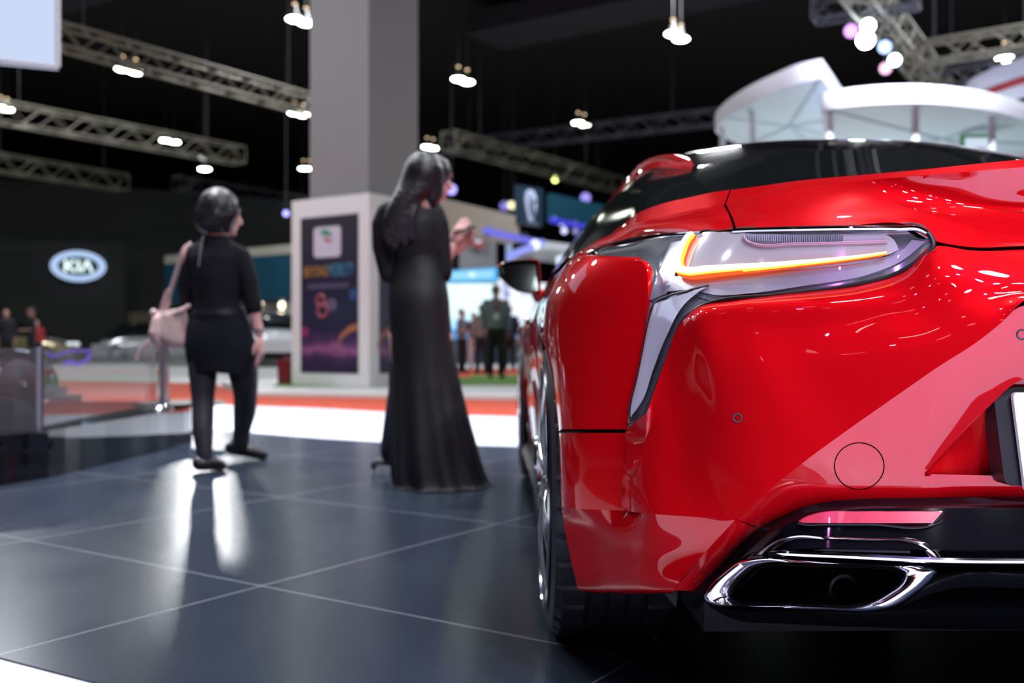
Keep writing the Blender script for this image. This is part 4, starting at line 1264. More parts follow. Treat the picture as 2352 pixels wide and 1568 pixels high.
pl = MB().prism([oval(k, SW * .74, SH * .62, .02) for k in range(64)], n_ * .02); pl.build('backing', mat('sign_dark', (.02, .06, .07), .5), sign, smooth=False)
lt = MB()
def stroke(x0, z0, x1, z1, w=.055):
    p0, p1 = d * x0 + Vector((0, 0, z0)) - n_ * .06, d * x1 + Vector((0, 0, z1)) - n_ * .06
    t = (p1 - p0).normalized(); s_ = t.cross(n_).normalized() * w
    lt.prism([p0 - s_, p1 - s_, p1 + s_, p0 + s_], -n_ * .05)
stroke(-.50, -.25, -.50, .25); stroke(-.44, .0, -.16, .25, .05); stroke(-.44, .02, -.14, -.25, .05)
stroke(0, -.25, 0, .25); stroke(.14, -.25, .34, .25, .05); stroke(.34, .25, .54, -.25, .05)
lt.build('letters', emitter('sign_letter_glow', (.80, .98, 1.0), 1.5), sign, smooth=False)

# ---- teal board booth left of the column
a, b, d, n_ = wall_quad('x', 380, 37.5, 668, 33.0, zt(692, 35), zt(594, 35), TEAL, .3, 'dark teal board hung across the booth behind the walking woman', 'booth sign')
COL.objects['x'].name = 'fascia_board'
wall_quad('booth_fascia', 378, 37.6, 668, 33.1, zt(593, 35), zt(574, 35.2), CREAM, .5, 'cream beam above the teal board', 'booth fascia')
a, b, d, n_ = wall_quad('booth_canopy', 500, 38, 668, 33.4, zt(722, 34), zt(694, 34), mat('canopy_pale', (.55, .54, .52), .5), 1.2, 'pale canopy with two downlights under the teal board', 'canopy')
for px, Yd_, lab in ((598, 35.2, 'left round downlight in the pale canopy'), (649, 33.85, 'right round downlight in the pale canopy')):
    o = MB().ellipsoid(W(px, 701, Yd_), (.13, .13, .13), nu=12, nv=8).build('downlight', emitter('downlight_glow', (1, .82, .6), 4.5), None)
    tag(o, lab, 'lamp')
wall_quad('booth_backdrop', 470, 41, 668, 37, -.08, zt(722, 38), WALLBLACK, .2, 'black booth backdrop under the pale canopy', 'booth wall')
wall_quad('stand_riser', 380, 33, 660, 31, -.08, .16, mat('riser_grey', (.24, .25, .24), .6), 3.0, 'low grey podium under the booth with the parked white car', 'podium')
wall_quad('low_partition', 292, 46, 400, 47, -.08, zt(716, 46), mat('panel_ochre', (.13, .11, .06), .7), .2, 'low ochre panel beside the black sign wall', 'booth wall')

# ---- cars shown far away
def far_car(name, label, loc, rotz, body_m, L=4.5, Wd=1.8, H=1.48):
    root = thing(name, label, 'car', loc, rotz)
    xs = np.linspace(-L/2, L/2, 15)
    top = [.55, .78, .90, .96, 1.0, 1.02, 1.03, 1.03, 1.03, 1.02, 1.0, .94, .88, .80, .60]
    G = []
    for x, zt_ in zip(xs, top):
        k = 1 - .16 * abs(2 * x / L) ** 4; w = Wd / 2 * k
        G.append([(x, -w * .9, .22), (x, -w, .45), (x, -w * .99, .70), (x, -w * .90, zt_ * .93), (x, -w * .6, zt_), (x, 0, zt_ * 1.015), (x, w * .6, zt_), (x, w * .90, zt_ * .93), (x, w * .99, .70), (x, w, .45), (x, w * .9, .22)])
    m = MB().grid(G); m.f += [tuple(range(11))[::-1], tuple(range(14 * 11, 15 * 11))]
    m.build('body', body_m, root, sharp=.7)
    G = []
    for x, z, w in ((-L*.40, 1.0, .80), (-L*.28, H*.93, .66), (-L*.12, H*.995, .62), (L*.05, H, .61), (L*.16, H*.95, .62), (L*.31, 1.0, .76)):
        G.append([(x, -w, .97), (x, -w * .98, z * .5 + .49), (x, -w * .82, z), (x, 0, z + .02), (x, w * .82, z), (x, w * .98, z * .5 + .49), (x, w, .97)])
    MB().grid(G).build('windows', GLASS, root, sharp=.7)
    G = [[(x, w * .80 * s, z + .012 - .02 * abs(s) ** 2) for s in (-1, -.5, 0, .5, 1)] for x, z, w in ((-L*.26, H*.94, .66), (-L*.12, H*1.0, .62), (L*.05, H*1.005, .61), (L*.15, H*.96, .62))]
    MB().grid(G).build('roof', body_m, root)
    for sx_ in (-1, 1):
        for sy in (-1, 1):
            c = (sx_ * L * .30, sy * (Wd/2 - .12), .33)
            MB().lathe([(-.10, .20), (-.11, .33), (.11, .33), (.10, .20)], 'x', 24, closed=True).xf(Matrix.Translation(c) @ Matrix.Rotation(math.radians(90), 4, 'Z')).build('wheel', RUBBER, root)
            MB().lathe([(-.06, .02), (-.08, .21), (.08, .21), (.06, .02)], 'x', 20, closed=True).xf(Matrix.Translation(c) @ Matrix.Rotation(math.radians(90), 4, 'Z')).build('hub', ALLOY, root)
    for sy in (-1, 1):
        MB().ellipsoid((L/2 - .12, sy * .62, .70), (.14, .2, .08), nu=12, nv=8).build('headlamp', mat('far_headlamp', (.7, .75, .8), .1, .4, emit=(.8, .9, 1), estr=.8), root)
    return root
far_car('sedan_car', 'dark bronze sedan parked below the lit oval sign', (ground(205, 827, -.08).x, 35.5, -.08), .25, mat('bronze_paint', (.30, .26, .14), .2, .6, 1.0), 4.7)
far_car('silver_car', 'pale silver car parked between the bronze sedan and the walking woman', (W(360, HOR, 38).x, 38.0, -.08), .35, mat('silver_paint', (.42, .43, .46), .2, .5, 1.0), 4.5, H=1.5)
far_car('show_car', 'small white car with bright headlamps on the podium, right of the walking woman', (W(612, HOR, 32.5).x, 32.5, .16), math.radians(-62), mat('white_paint', (.62, .64, .68), .2, .2, 1.0), 3.7, 1.66, 1.5)
# red frame gate beside that car
gf = thing('gate_frame', 'pink and red square arch behind the small white car', 'frame', (W(648, HOR, 35.0).x, 35.0, .16))
MB().box((0, 0, .70), (.22, .22, 1.4)).build('post', mat('gate_red', (.45, .03, .05), .5), gf, smooth=False)
MB().box((-.55, 0, 1.1), (1.2, .22, .22)).build('beam', mat('gate_pink', (.75, .35, .60), .5, emit=(.75, .4, .65), estr=.35), gf, smooth=False)

# ---- booths behind the gown woman
def fascia(name, pts, m, label, cat, dv):
    o = MB().prism(pts, dv).build(name, m, None, smooth=False); tag(o, label, cat); return o
Pq = lambda px, py, Y: tuple(W(px, py, Y))
fascia('booth_fascia', [Pq(985, 448, 24), Pq(1192, 497, 28.2), Pq(1192, 556, 28.2), Pq(985, 521, 24)], BEIGE, 'wide beige fascia panel right of the gown woman', 'booth fascia', (-.3, .6, 0))
bboard = fascia('banner_board', [Pq(1190, 424, 28), Pq(1247, 433, 29), Pq(1247, 520, 29), Pq(1190, 512, 28)], mat('navy_board', (.004, .030, .062), .5), 'dark navy board with a pale shield emblem and small lettering', 'sign', (-.1, .2, 0))
eb = thing('shield_emblem', 'pale blue shield emblem with a curved line, on the navy board', 'emblem', W(1219, 470, 28.42))
dd = (W(1247, 433, 29) - W(1190, 433, 28)); dd.z = 0; dd.normalize(); nn_ = Vector((dd.y, -dd.x, 0))
sc_ = 28.3 / FPX
shp = [(-22, 10), (-19, 24), (-8, 33), (4, 34), (16, 26), (21, 10), (19, -8), (12, -24), (3, -36), (-4, -36), (-12, -22), (-19, -4)]
MB().prism([dd * (x * sc_) + Vector((0, 0, y * sc_)) + nn_ * .03 for x, y in [tuple(q) for q in spline(shp + shp[:1], 40)[:-1]]], -nn_ * .06).build('shield', mat('shield_pale', (.46, .52, .72), .4, emit=(.5, .6, .9), estr=.45), eb, smooth=False)
MB().tube([dd * (x * sc_) + Vector((0, 0, y * sc_)) + nn_ * .05 for x, y in ((-6, 22), (-10, 8), (-6, -12), (3, -28), (7, -14), (2, 2), (8, 12), (13, 4))], .03, 6, n=30).build('crest_line', mat('shield_navy', (.02, .05, .12), .4), eb)
put_text('lettering', 'PROTON', 38 * sc_, 9 * sc_, tuple(dd * (1 * sc_) + Vector((0, 0, -42 * sc_)) + nn_ * .05), dd, mat('letter_pale', (.35, .42, .55), .4), eb)
def hand_over(e, host):
    for c in list(e.children):
        c.parent = host; c.location = e.location
    bpy.data.objects.remove(e)
hand_over(eb, bboard)
fascia('fascia_board', [Pq(1264, 443, 31), Pq(1420, 478, 34), Pq(1420, 540, 34), Pq(1264, 508, 31)], TEAL, 'teal board seen between the shield sign and the car', 'booth sign', (-.1, .3, 0))
BLUESTRIP = emitter('blue_strip_glow', (.20, .20, .95), .9)
sb_ = MB().tube([Pq(1030, 519, 26), Pq(1090, 524, 26.3), Pq(1160, 540, 26.8), Pq(1243, 558, 27.2)], .085, 8).build('light_strip', BLUESTRIP, None)
tag(sb_, 'long blue violet light strip along the beige fascia', 'light strip')
sb_ = MB().tube([Pq(1245, 557, 27.2), Pq(1170, 588, 25.2)], .095, 8).build('light_strip', emitter('blue_strip_bright', (.32, .36, 1), 1.05), None)
tag(sb_, 'short bright blue light strip folding back below the long one', 'light strip')
o = MB().ellipsoid(Pq(1229, 562, 26.6), (.14, .14, .14), nu=12, nv=8).build('small_lamp', emitter('corner_glow', (.75, .8, 1), 1.6), None); tag(o, 'pale lamp at the corner where the blue strips meet', 'lamp')
sb_ = MB().tube([Pq(1266, 505, 30.98), Pq(1420, 536, 33.98)], .09, 8).build('light_strip', emitter('blue_strip_deep', (.08, .08, .85), .8), None); tag(sb_, 'deep blue light strip under the right teal board', 'light strip')
for px, py, c, s, lab in ((1272, 505, (.2, .25, 1), 2.2, 'blue spot lamp, leftmost under the right teal board'), (1290, 511, (.65, .75, 1), 2.6, 'white spot lamp beside the blue one'), (1319, 514, (.4, .4, 1), 1.0, 'dim violet spot lamp under the right teal board'), (1296, 530, (.6, .65, 1), 1.6, 'pale spot lamp, lower row left'), (1322, 531, (.45, .42, .9), .7, 'dim spot lamp, lower row right')):
    Y_ = 31.0 + (px - 1264) * .0193
    o = MB().ellipsoid(Pq(px, py, Y_), (.10, .10, .10), nu=12, nv=8).rod(Pq(px, py, Y_ + .05), Pq(px, 505 + (px - 1266) * .2, Y_ + .1), .02, 5).build('small_lamp', emitter('spot_dot', c, s), None); tag(o, lab, 'lamp')
for x0, x1, m, lab in ((1055, 1140, GREYCOL, 'grey clad column under the beige fascia carrying a red emblem'), (1190, 1216, mat('dark_cladding', (.05, .05, .06), .5), 'narrow dark column left of the blue strip fold'), (1030, 1056, WALLBLACK, 'black column beside the gown woman')):
    bc_ = fascia('booth_column', [Pq(x0, 528, 35.2), Pq(x1, 538, 35.6), Pq(x1, 836, 35.6), Pq(x0, 836, 35.2)], m, lab, 'column', (0, .5, 0))
gcol = [o for o in COL.objects if o.name.startswith('booth_column') and 'red emblem' in o['label']][0]
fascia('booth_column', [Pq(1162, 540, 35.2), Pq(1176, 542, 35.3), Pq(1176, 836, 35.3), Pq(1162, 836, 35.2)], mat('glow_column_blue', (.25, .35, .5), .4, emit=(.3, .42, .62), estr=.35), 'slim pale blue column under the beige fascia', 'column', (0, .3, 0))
em = thing('red_emblem', 'square red emblem with a white disc on the grey column', 'emblem', W(1099, 552, 35.15))
MB().box((0, 0, 0), (.41, .12, .48)).build('plate', mat('emblem_red_dim', (.40, .05, .05), .5), em, smooth=False)
MB().lathe([(0.06, .001), (0.06, .13), (.09, .13), (.09, .001)], 'z', 24).xf(Matrix.Rotation(math.radians(90), 4, 'X')).build('disc', mat('emblem_pale', (.62, .6, .68), .5), em)
hand_over(em, gcol)
fascia('booth_fascia', [Pq(1176, 575, 27), Pq(1250, 553, 30), Pq(1420, 575, 33), Pq(1420, 620, 33), Pq(1240, 596, 30), Pq(1176, 600, 27)], mat('fascia_pale_grey', (.40, .43, .46), .5), 'pale grey fascia behind the door mirror', 'booth fascia', (0, .5, 0))
o = MB().box(W(1291, 586, 30.55), (.33, .1, .58)).build('upright_light', emitter('panel_glow', (.75, .92, 1), 1.25), None, smooth=False); tag(o, 'upright white light panel between the door mirror and the fender', 'light')
# screens
SCREEN = emitter('screen_header_cyan', (.10, .52, 1.0), .95)
o = fascia('screen_header', [Pq(1016, 622, 33), Pq(1143, 614, 33.6), Pq(1143, 645, 33.6), Pq(1016, 648, 33)], SCREEN, 'bright sky blue header strip above the big screen', 'sign', (0, .3, 0))
o2_ = MB().prism([Pq(1034, 625, 32.9), Pq(1134, 619, 33.4), Pq(1134, 638, 33.4), Pq(1034, 642, 32.9)], (0, .05, 0)).build('header_field', emitter('screen_header_pale', (.34, .74, 1.0), 1.05), o, smooth=False)
MB().ellipsoid(W(1084, 630, 32.8), (.11, .03, .11), nu=16, nv=8).build('header_mark', emitter('header_mark_glow', (.62, .9, 1.0), 1.2), o)
SCR = bpy.data.materials.new('screen_picture'); SCR.use_nodes = True
nt = SCR.node_tree; nt.nodes.remove(nt.nodes['Principled BSDF'])
e = nt.nodes.new('ShaderNodeEmission'); tc = nt.nodes.new('ShaderNodeTexCoord'); sp = nt.nodes.new('ShaderNodeSeparateXYZ'); nt.links.new(tc.outputs['Object'], sp.inputs[0])
mr = nt.nodes.new('ShaderNodeMapRange'); mr.inputs['From Min'].default_value = 1.1; mr.inputs['From Max'].default_value = 2.65; nt.links.new(sp.outputs[2], mr.inputs['Value'])
rp = nt.nodes.new('ShaderNodeValToRGB'); nt.links.new(mr.outputs['Result'], rp.inputs['Fac'])
rp.color_ramp.elements[0].position = .0; rp.color_ramp.elements[0].color = (.22, .62, 1, 1)
rp.color_ramp.elements[1].position = .35; rp.color_ramp.elements[1].color = (.72, .95, 1, 1)
nt.links.new(rp.outputs['Color'], e.inputs[0]); e.inputs[1].default_value = 1.35; nt.links.new(e.outputs[0], nt.nodes['Material Output'].inputs[0])
bigs = fascia('big_screen', [Pq(1016, 651, 33), Pq(1143, 651, 33.6), Pq(1143, 757, 33.6), Pq(1016, 757, 33)], SCR, 'big glowing pale cyan screen under the blue header', 'screen', (0, .3, 0))
SC2 = bpy.data.materials.new('side_screen_picture'); SC2.use_nodes = True
nt = SC2.node_tree; nt.nodes.remove(nt.nodes['Principled BSDF'])
e = nt.nodes.new('ShaderNodeEmission'); tc = nt.nodes.new('ShaderNodeTexCoord'); nzs = nt.nodes.new('ShaderNodeTexNoise'); nzs.inputs['Scale'].default_value = 1.6; nzs.inputs['Detail'].default_value = 3
nt.links.new(tc.outputs['Object'], nzs.inputs['Vector']); rp = nt.nodes.new('ShaderNodeValToRGB'); nt.links.new(nzs.outputs['Fac'], rp.inputs['Fac'])
rp.color_ramp.elements[0].position = .40; rp.color_ramp.elements[0].color = (.22, .24, .60, 1); rp.color_ramp.elements[1].position = .52; rp.color_ramp.elements[1].color = (.85, .92, 1, 1)
nt.links.new(rp.outputs['Color'], e.inputs[0]); e.inputs[1].default_value = 1.2; nt.links.new(e.outputs[0], nt.nodes['Material Output'].inputs[0])
fascia('side_screen', [Pq(1144, 640, 33.5), Pq(1300, 655, 30.5), Pq(1300, 745, 30.5), Pq(1144, 740, 33.5)], SC2, 'white side screen with violet streaks behind the door mirror', 'screen', (0, .3, 0))
lg_ = fascia('glowing_ledge', [Pq(1016, 757, 33), Pq(1143, 757, 33.6), Pq(1300, 745, 30.5), Pq(1300, 772, 30.5), Pq(1143, 778, 33.6), Pq(1016, 778, 33)], emitter('screen_base_blue', (.16, .45, .95), .75), 'sky blue ledge below the screens', 'sign', (0, .3, 0))
for px_ in (1022, 1136):
    MB().rod(Pq(px_, 777, 33.3), tuple(Vector((W(px_, HOR, 33.3).x, 33.3, -.08))), .03, 6).build('support_leg', WALLBLACK, bigs)
lg_.parent = bigs; del lg_['category']
fascia('booth_wall', [Pq(1000, 770, 34.5), Pq(1330, 770, 34.5), Pq(1330, 835, 34.5), Pq(1000, 835, 34.5)], mat('booth_dim', (.10, .11, .13), .6), 'dim grey booth wall behind the standing visitors', 'booth wall', (0, .3, 0))

# ---- white canopies above the car
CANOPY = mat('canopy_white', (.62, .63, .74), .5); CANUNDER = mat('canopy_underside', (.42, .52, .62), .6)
def canopy(outline, z, th, label, posts, dz=None):
    c = np.mean(np.array(outline), 0)
    root = thing('roof_canopy', label, 'canopy', (c[0], c[1], 0))
    P = spline(outline + outline[:1], 91)[:-1]
    zz = (lambda p: z) if dz is None else (lambda p: z + dz(p))
    lo = [(p[0] - c[0], p[1] - c[1], zz(p)) for p in P]
    hi = [(x, y, q + th) for x, y, q in lo]
    rim_ = MB().grid([[(x * .97, y * .97, q + .02) for x, y, q in lo], lo, [(x * 1.01, y * 1.01, q + th / 2) for x, y, q in lo], hi, [(x * .97, y * .97, q) for x, y, q in hi]], close_u=True)
    rim_.build('rim', CANOPY, root, sharp=1.2)
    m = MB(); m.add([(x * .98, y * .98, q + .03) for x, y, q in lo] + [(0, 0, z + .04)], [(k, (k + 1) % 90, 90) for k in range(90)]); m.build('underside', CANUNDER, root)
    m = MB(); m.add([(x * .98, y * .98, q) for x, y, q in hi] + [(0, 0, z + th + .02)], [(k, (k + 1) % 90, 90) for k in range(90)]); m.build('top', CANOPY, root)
    for px, py in posts:
        MB().rod((px - c[0], py - c[1], -.08), (px - c[0], py - c[1], z + .05), .05, 8).build('post', CANOPY, root)
    for k in range(0, 90, 15):
        MB().rod((lo[k][0] * .97, lo[k][1] * .97, lo[k][2] + .0), (0, 0, z + .02), .012, 6).build('rib', CANUNDER, root)
    return root
zc = 4.3
def c2(px, py, z=zc): q = tz(px, py, z); return (q.x, q.y)
canopy([c2(1888, 180), c2(1850, 187), c2(1780, 212), c2(1700, 250), c2(1655, 283), c2(1643, 300), c2(1668, 318), c2(1740, 345), c2(1830, 365), c2(1990, 372), c2(2010, 350), c2(1960, 280)], zc, .27, 'left of the two white curved canopies above the car, with a cut corner', [c2(1660, 298), c2(1728, 260)])
canopy([c2(1893, 252, 3.8), c2(1980, 241, 3.8), c2(2100, 236, 3.8), c2(2230, 246, 3.8), c2(2352, 275, 3.8), c2(2480, 330, 3.8), c2(2420, 400, 3.8), c2(2200, 418, 3.8), c2(2000, 400, 3.8), c2(1900, 330, 3.8)], 3.8, .24, 'right and wider of the two white curved canopies above the car', [c2(1905, 262, 3.8), c2(2102, 255, 3.8), c2(2278, 275, 3.8)])
# striped ring stand at right edge
def ring_band(name, label, px0, py0, Y, pts, m, th):
    o = MB()
    return o
rs_ = thing('ring_structure', 'white ring shaped stand with a red stripe at the right picture edge', 'stand', W(2352, 190, 17))
def band(cx, y0, y1, Y, m, name, parent, rx=3.2):
    G = []
    for k in range(25):
        t = math.radians(205 - 115 * k / 24 * 1.2)
        X = 2.4 + rx * math.cos(t); Yd = -rx * math.sin(t) * .8
        G.append([(X, Yd, (190 - y0) * Y / FPX + .35 * (1 + math.cos(t)) * 1.1), (X, Yd, (190 - y1) * Y / FPX + .35 * (1 + math.cos(t)) * 1.1)])
    MB().grid(G).build(name, m, parent)
band(0, 175, 215, 17, CANOPY, 'ring', rs_); band(0, 215, 232, 17, mat('ring_red', (.42, .03, .03), .5), 'stripe', rs_, 3.16); band(0, 232, 262, 17, CANOPY, 'ring', rs_)
rs2_ = thing('ring_structure', 'lower white ring with an orange band at the right picture edge', 'stand', W(2352, 310, 17))
def band2(y0, y1, m, name):
    G = []
    for k in range(25):
        X = -.62 + 2.2 * k / 24; Yd = -.55 * math.sin(math.pi * k / 24 * .9); zo = .75 * (k / 24)
        G.append([(X, Yd, (310 - y0) * 17 / FPX + zo), (X, Yd, (310 - y1) * 17 / FPX + zo)])
    MB().grid(G).build(name, m, rs2_)
band2(295, 320, CANOPY, 'ring'); band2(320, 342, mat('ring_orange', (.60, .20, .03), .5), 'stripe'); band2(342, 400, CANOPY, 'ring')
gs = thing('green_frame_sign', 'white sign in a green frame just above the car roof', 'sign', W(2244, 345, 15))
gw = 15 / FPX
MB().box((0, 0, 0), (76 * gw, .06, 72 * gw)).build('frame', mat('frame_green', (.12, .42, .16), .5), gs, smooth=False)
MB().box((.01, -.04, -2 * gw), (62 * gw, .03, 58 * gw)).build('face', emitter('sign_face_pale', (.72, .84, 1), .9), gs, smooth=False)
MB().ellipsoid((.02, -.06, -4 * gw), (16 * gw, .01, 10 * gw), nu=16, nv=8).build('print', mat('sign_print_lilac', (.55, .42, .75), .5, emit=(.6, .5, .9), estr=.4), gs)
MB().rod((0, 0, -.2), (0, 0, -3.4), .03, 6).build('post', CANOPY, gs)

# ---- display plinth with clear barrier, left
pe = curve2([(-6.0, 3.9), (-3.6, 4.35), (-2.66, 4.75), (-2.45, 5.2), (-2.36, 5.9), (-2.30, 6.7), (-2.33, 7.35), (-2.75, 7.75), (-3.8, 7.9), (-6.0, 7.6)], 70)
plinth = slab('plinth', pe, 0.0, .245, mat('plinth_black_gloss', (.006, .006, .010), .05, 0, .5), None)
tag(plinth, 'low gloss black rounded plinth at the left under the clear barrier', 'plinth')
pm = MB()
for k in range(3):
    c_ = Vector((-2.52 - .11 * (2 - k), 4.86 - .05 * (2 - k), .12))
    pm.box(c_ + Vector((0, -.012, .01 * k)), (.06, .01, .035 + .012 * k), Matrix.Rotation(.35, 3, 'Z'))
pm.build('lettering', mat('plinth_print', (.45, .46, .52), .4), plinth, smooth=False)
ACR = bpy.data.materials.new('clear_acrylic'); ACR.use_nodes = True
b_ = ACR.node_tree.nodes['Principled BSDF']
b_.inputs['Base Color'].default_value = (.90, .91, .95, 1); b_.inputs['Roughness'].default_value = .02; b_.inputs['Transmission Weight'].default_value = .90; b_.inputs['IOR'].default_value = 1.35
def acr_panel(a, b, z0, z1, th, label):
    a, b = Vector((*a, z0)), Vector((*b, z0)); n = Vector(((b - a).y, -(b - a).x, 0)).normalized()
    o = MB().prism([a, b, b + Vector((0, 0, z1 - z0)), a + Vector((0, 0, z1 - z0))], n * th).build('acrylic_barrier', ACR, None, smooth=False); tag(o, label, 'barrier'); return o
q0 = (-3.35, 4.68); q1 = (W(88, 784, 5.35).x, 5.35); q2 = (W(362, 784, 7.0).x, 7.0)
acr_panel(q0, (q1[0] - .012, q1[1] - .008), .246, .675, .012, 'clear acrylic barrier panel at the left picture edge')
acr_panel((q1[0] + .012, q1[1] + .006), (q2[0] - .02, q2[1] - .03), .246, .67, .012, 'clear acrylic barrier panel between the seam and the round post')
o = MB().rod((q1[0], q1[1], .246), (q1[0], q1[1], .68), .014, 10).build('barrier_seam_post', mat('seam_lavender', (.45, .43, .58), .2, .2), None); tag(o, 'slim pale post joining the two clear panels', 'post')
pp_ = thing('barrier_post', 'round clear post with a bright cap at the end of the barrier', 'post', (q2[0] + .03, q2[1] + .02, .246))
MB().rod((0, 0, .03), (0, 0, .44), .042, 20).build('tube', ACR, pp_)
MB().rod((0, 0, .03), (0, 0, .44), .016, 12).build('core', mat('post_core', (.60, .62, .74), .15, .6), pp_)
MB().rod((0, 0, .44), (0, 0, .462), .046, 20).build('cap', mat('post_cap', (.8, .88, .95), .1, .6, emit=(.7, .9, 1), estr=.5), pp_)
MB().lathe([(0, .001), (0, .085), (.02, .05), (.03, .04)], 'z', 24).build('foot', SATIN, pp_)
PURPLE = emitter('purple_reflection_glow', (.20, .07, .85), .8)  # glowing ribbons stand in for purple reflections in the acrylic
o = MB().tube([W(x, y, 6.5) for x, y in ((105, 808), (120, 818), (140, 812), (165, 806), (205, 806))] , .008, 6, n=30).build('purple_reflection', PURPLE, None); tag(o, 'upper wavy purple reflection, modelled as a glowing ribbon behind the clear barrier', 'light strip')
o = MB().tube([W(x, y, 6.5) for x, y in ((146, 838), (155, 830), (175, 836), (195, 828), (206, 812))] , .013, 6, n=30).build('purple_reflection', PURPLE, None); tag(o, 'lower wavy purple reflection, modelled as a glowing ribbon behind the clear barrier', 'light strip')
# engine-like exhibit on the plinth
ex_ = thing('chassis_exhibit', 'dark low exhibit with a shiny arched hub behind the left clear panel', 'exhibit', (W(40, 784, 5.9).x, 5.9, .245))
MB().box((-.45, .3, .06), (1.0, .9, .12)).build('base', mat('exhibit_dark', (.06, .055, .085), .25, .4), ex_, sharp=.5)
MB().box((-.45, .3, .15), (.9, .7, .05)).build('tray', mat('exhibit_plum', (.07, .02, .04), .3, .3), ex_, sharp=.5)
arch = MB().tube([(.21 * math.cos(t), 0, .20 + .19 * math.sin(t)) for t in np.linspace(0, math.pi, 24)], .028, 8)
arch.build('hub_arch', CHROME, ex_)
MB().lathe([(-.05, .02), (-.06, .15), (.06, .15), (.05, .02)], 'x', 28, closed=True).xf(Matrix.Translation((0, .12, .22)) @ Matrix.Rotation(math.radians(90), 4, 'Z')).build('hub', mat('hub_steel', (.4, .4, .45), .2, 1.0), ex_)
for k in range(4): MB().box((-.45, -.11 + .01 * k, .03 + .035 * k), (.96, .02, .012)).build('rail', SATIN, ex_, smooth=False)
dp = MB().lathe([(0, .001), (0, .30), (.018, .31), (.022, .001)], 'z', 40).build('black_disc', mat('disc_black', (.008, .009, .008), .5), None)
dp.location = (W(408, 784, 7.35).x, 7.45, .246); tag(dp, 'flat black disc on the plinth beside the round clear post', 'base plate')


# ================================================================== PEOPLE
SKIN = mat('skin', (.62, .33, .28), .55, noise=.05, nscale=20)
SKINP = mat('skin_pink', (.68, .36, .35), .5, noise=.05, nscale=20)
HAIRB = mat('black_hair', (.014, .013, .018), .36, spec=.6, bump=.5, nscale=45)
DRESS = mat('black_jersey', (.009, .009, .013), .55, spec=.35)
NAVY = mat('black_knit', (.010, .010, .016), .8, spec=.2)
SKIRT = mat('navy_skirt', (.006, .006, .013), .8, spec=.2)
TIGHTS = mat('dark_tights', (.018, .015, .024), .6)
SHOE = mat('black_leather_shoe', (.012, .011, .016), .3)
EYE = mat('eye_dark', (.02, .015, .012), .2)


def hand_mesh():
    m = MB()
    # palm in the x-z plane pointing down (-z); thumb towards +x; palm faces -y
    m.capsule([(0, 0, 0), (0, 0, -.045), (.002, -.004, -.085)], [.024, .036, .037], 12)
    m.v = [(p[0], p[1] * .48, p[2]) for p in m.v]
    for k, (x, L, r) in enumerate(((.029, .068, .0085), (.0105, .077, .0088), (-.009, .072, .0085), (-.027, .056, .0075))):
        c = .30 + .1 * k
        p = [(x * .95, 0, -.080), (x, -.004, -.10), (x * 1.05, -.008 - L * .18 * c, -.10 - L * .38), (x * 1.06, -.012 - L * .42 * c, -.10 - L * .70), (x * 1.02, -.014 - L * .75 * c, -.10 - L * .95)]
        m.capsule(p, [r * 1.1, r * 1.05, r, r * .95, r * .8], 8)
    m.capsule([(.022, -.004, -.025), (.044, -.012, -.052), (.054, -.020, -.080), (.052, -.026, -.103)], [.014, .0115, .0105, .0085], 8)
    return m.remesh(.0042, 2)
HAND = hand_mesh()
HANDM = HAND.mirrored()


def head_mesh():
    """chin at about z=-.115, crown at .115; face towards -y"""
    m = MB()
    m.ellipsoid((0, .012, .022), (.074, .092, .092), nu=24, nv=16)
    m.ellipsoid((0, -.024, -.050), (.055, .060, .062), nu=20, nv=12)
    m.ellipsoid((0, -.060, -.098), (.022, .022, .018), nu=12, nv=8)
    m.capsule([(0, -.082, .008), (0, -.096, -.018), (0, -.104, -.034)], [.009, .012, .014], 8)
    for s in (-1, 1):
        m.ellipsoid((s * .012, -.093, -.037), (.009, .010, .007), nu=8, nv=6)
        m.ellipsoid((s * .038, -.066, -.022), (.022, .016, .016), nu=10, nv=6)
        m.ellipsoid((s * .030, -.078, .026), (.022, .010, .007), nu=10, nv=6)
        m.ellipsoid((s * .076, .016, -.008), (.010, .020, .032), Matrix.Rotation(s * .25, 3, 'Z'), nu=10, nv=8)
        m.ellipsoid((s * .031, -.074, .008), (.013, .011, .008), nu=8, nv=6)
    m.ellipsoid((0, -.083, -.060), (.022, .009, .006), nu=10, nv=6)
    m.ellipsoid((0, -.082, -.071), (.018, .009, .006), nu=10, nv=6)
    m.capsule([(0, .020, -.05), (0, .026, -.15)], [.052, .050], 14)
    return m.remesh(.0075, 3)
HEAD = head_mesh()


def place(m, M):
    o = MB(); o.v = [tuple(M @ Vector(p)) for p in m.v]; o.f = list(m.f); return o


def orient(loc, down, palm, sc=1.0):
    """matrix taking a hand that points along -z, palm facing -y, to the wanted directions"""
    z = -Vector(down).normalized()
    y = -Vector(palm); y = (y - z * y.dot(z)).normalized()
    x = y.cross(z)
    M = Matrix((x, y, z)).transposed().to_4x4()
    return Matrix.Translation(Vector(loc)) @ M @ Matrix.Scale(sc, 4)


def head_at(loc, yaw, tilt=0.0, sc=1.0, roll=0.0):
    return Matrix.Translation(Vector(loc)) @ Matrix.Rotation(yaw, 4, 'Z') @ Matrix.Rotation(tilt, 4, 'X') @ Matrix.Rotation(roll, 4, 'Y') @ Matrix.Scale(sc, 4)


def eyes(M, parent):
    for s in (-1, 1):
        MB().ellipsoid((s * .031, -.081, .008), (.011, .006, .006), nu=10, nv=6).xf(M).build('eye', EYE, parent)


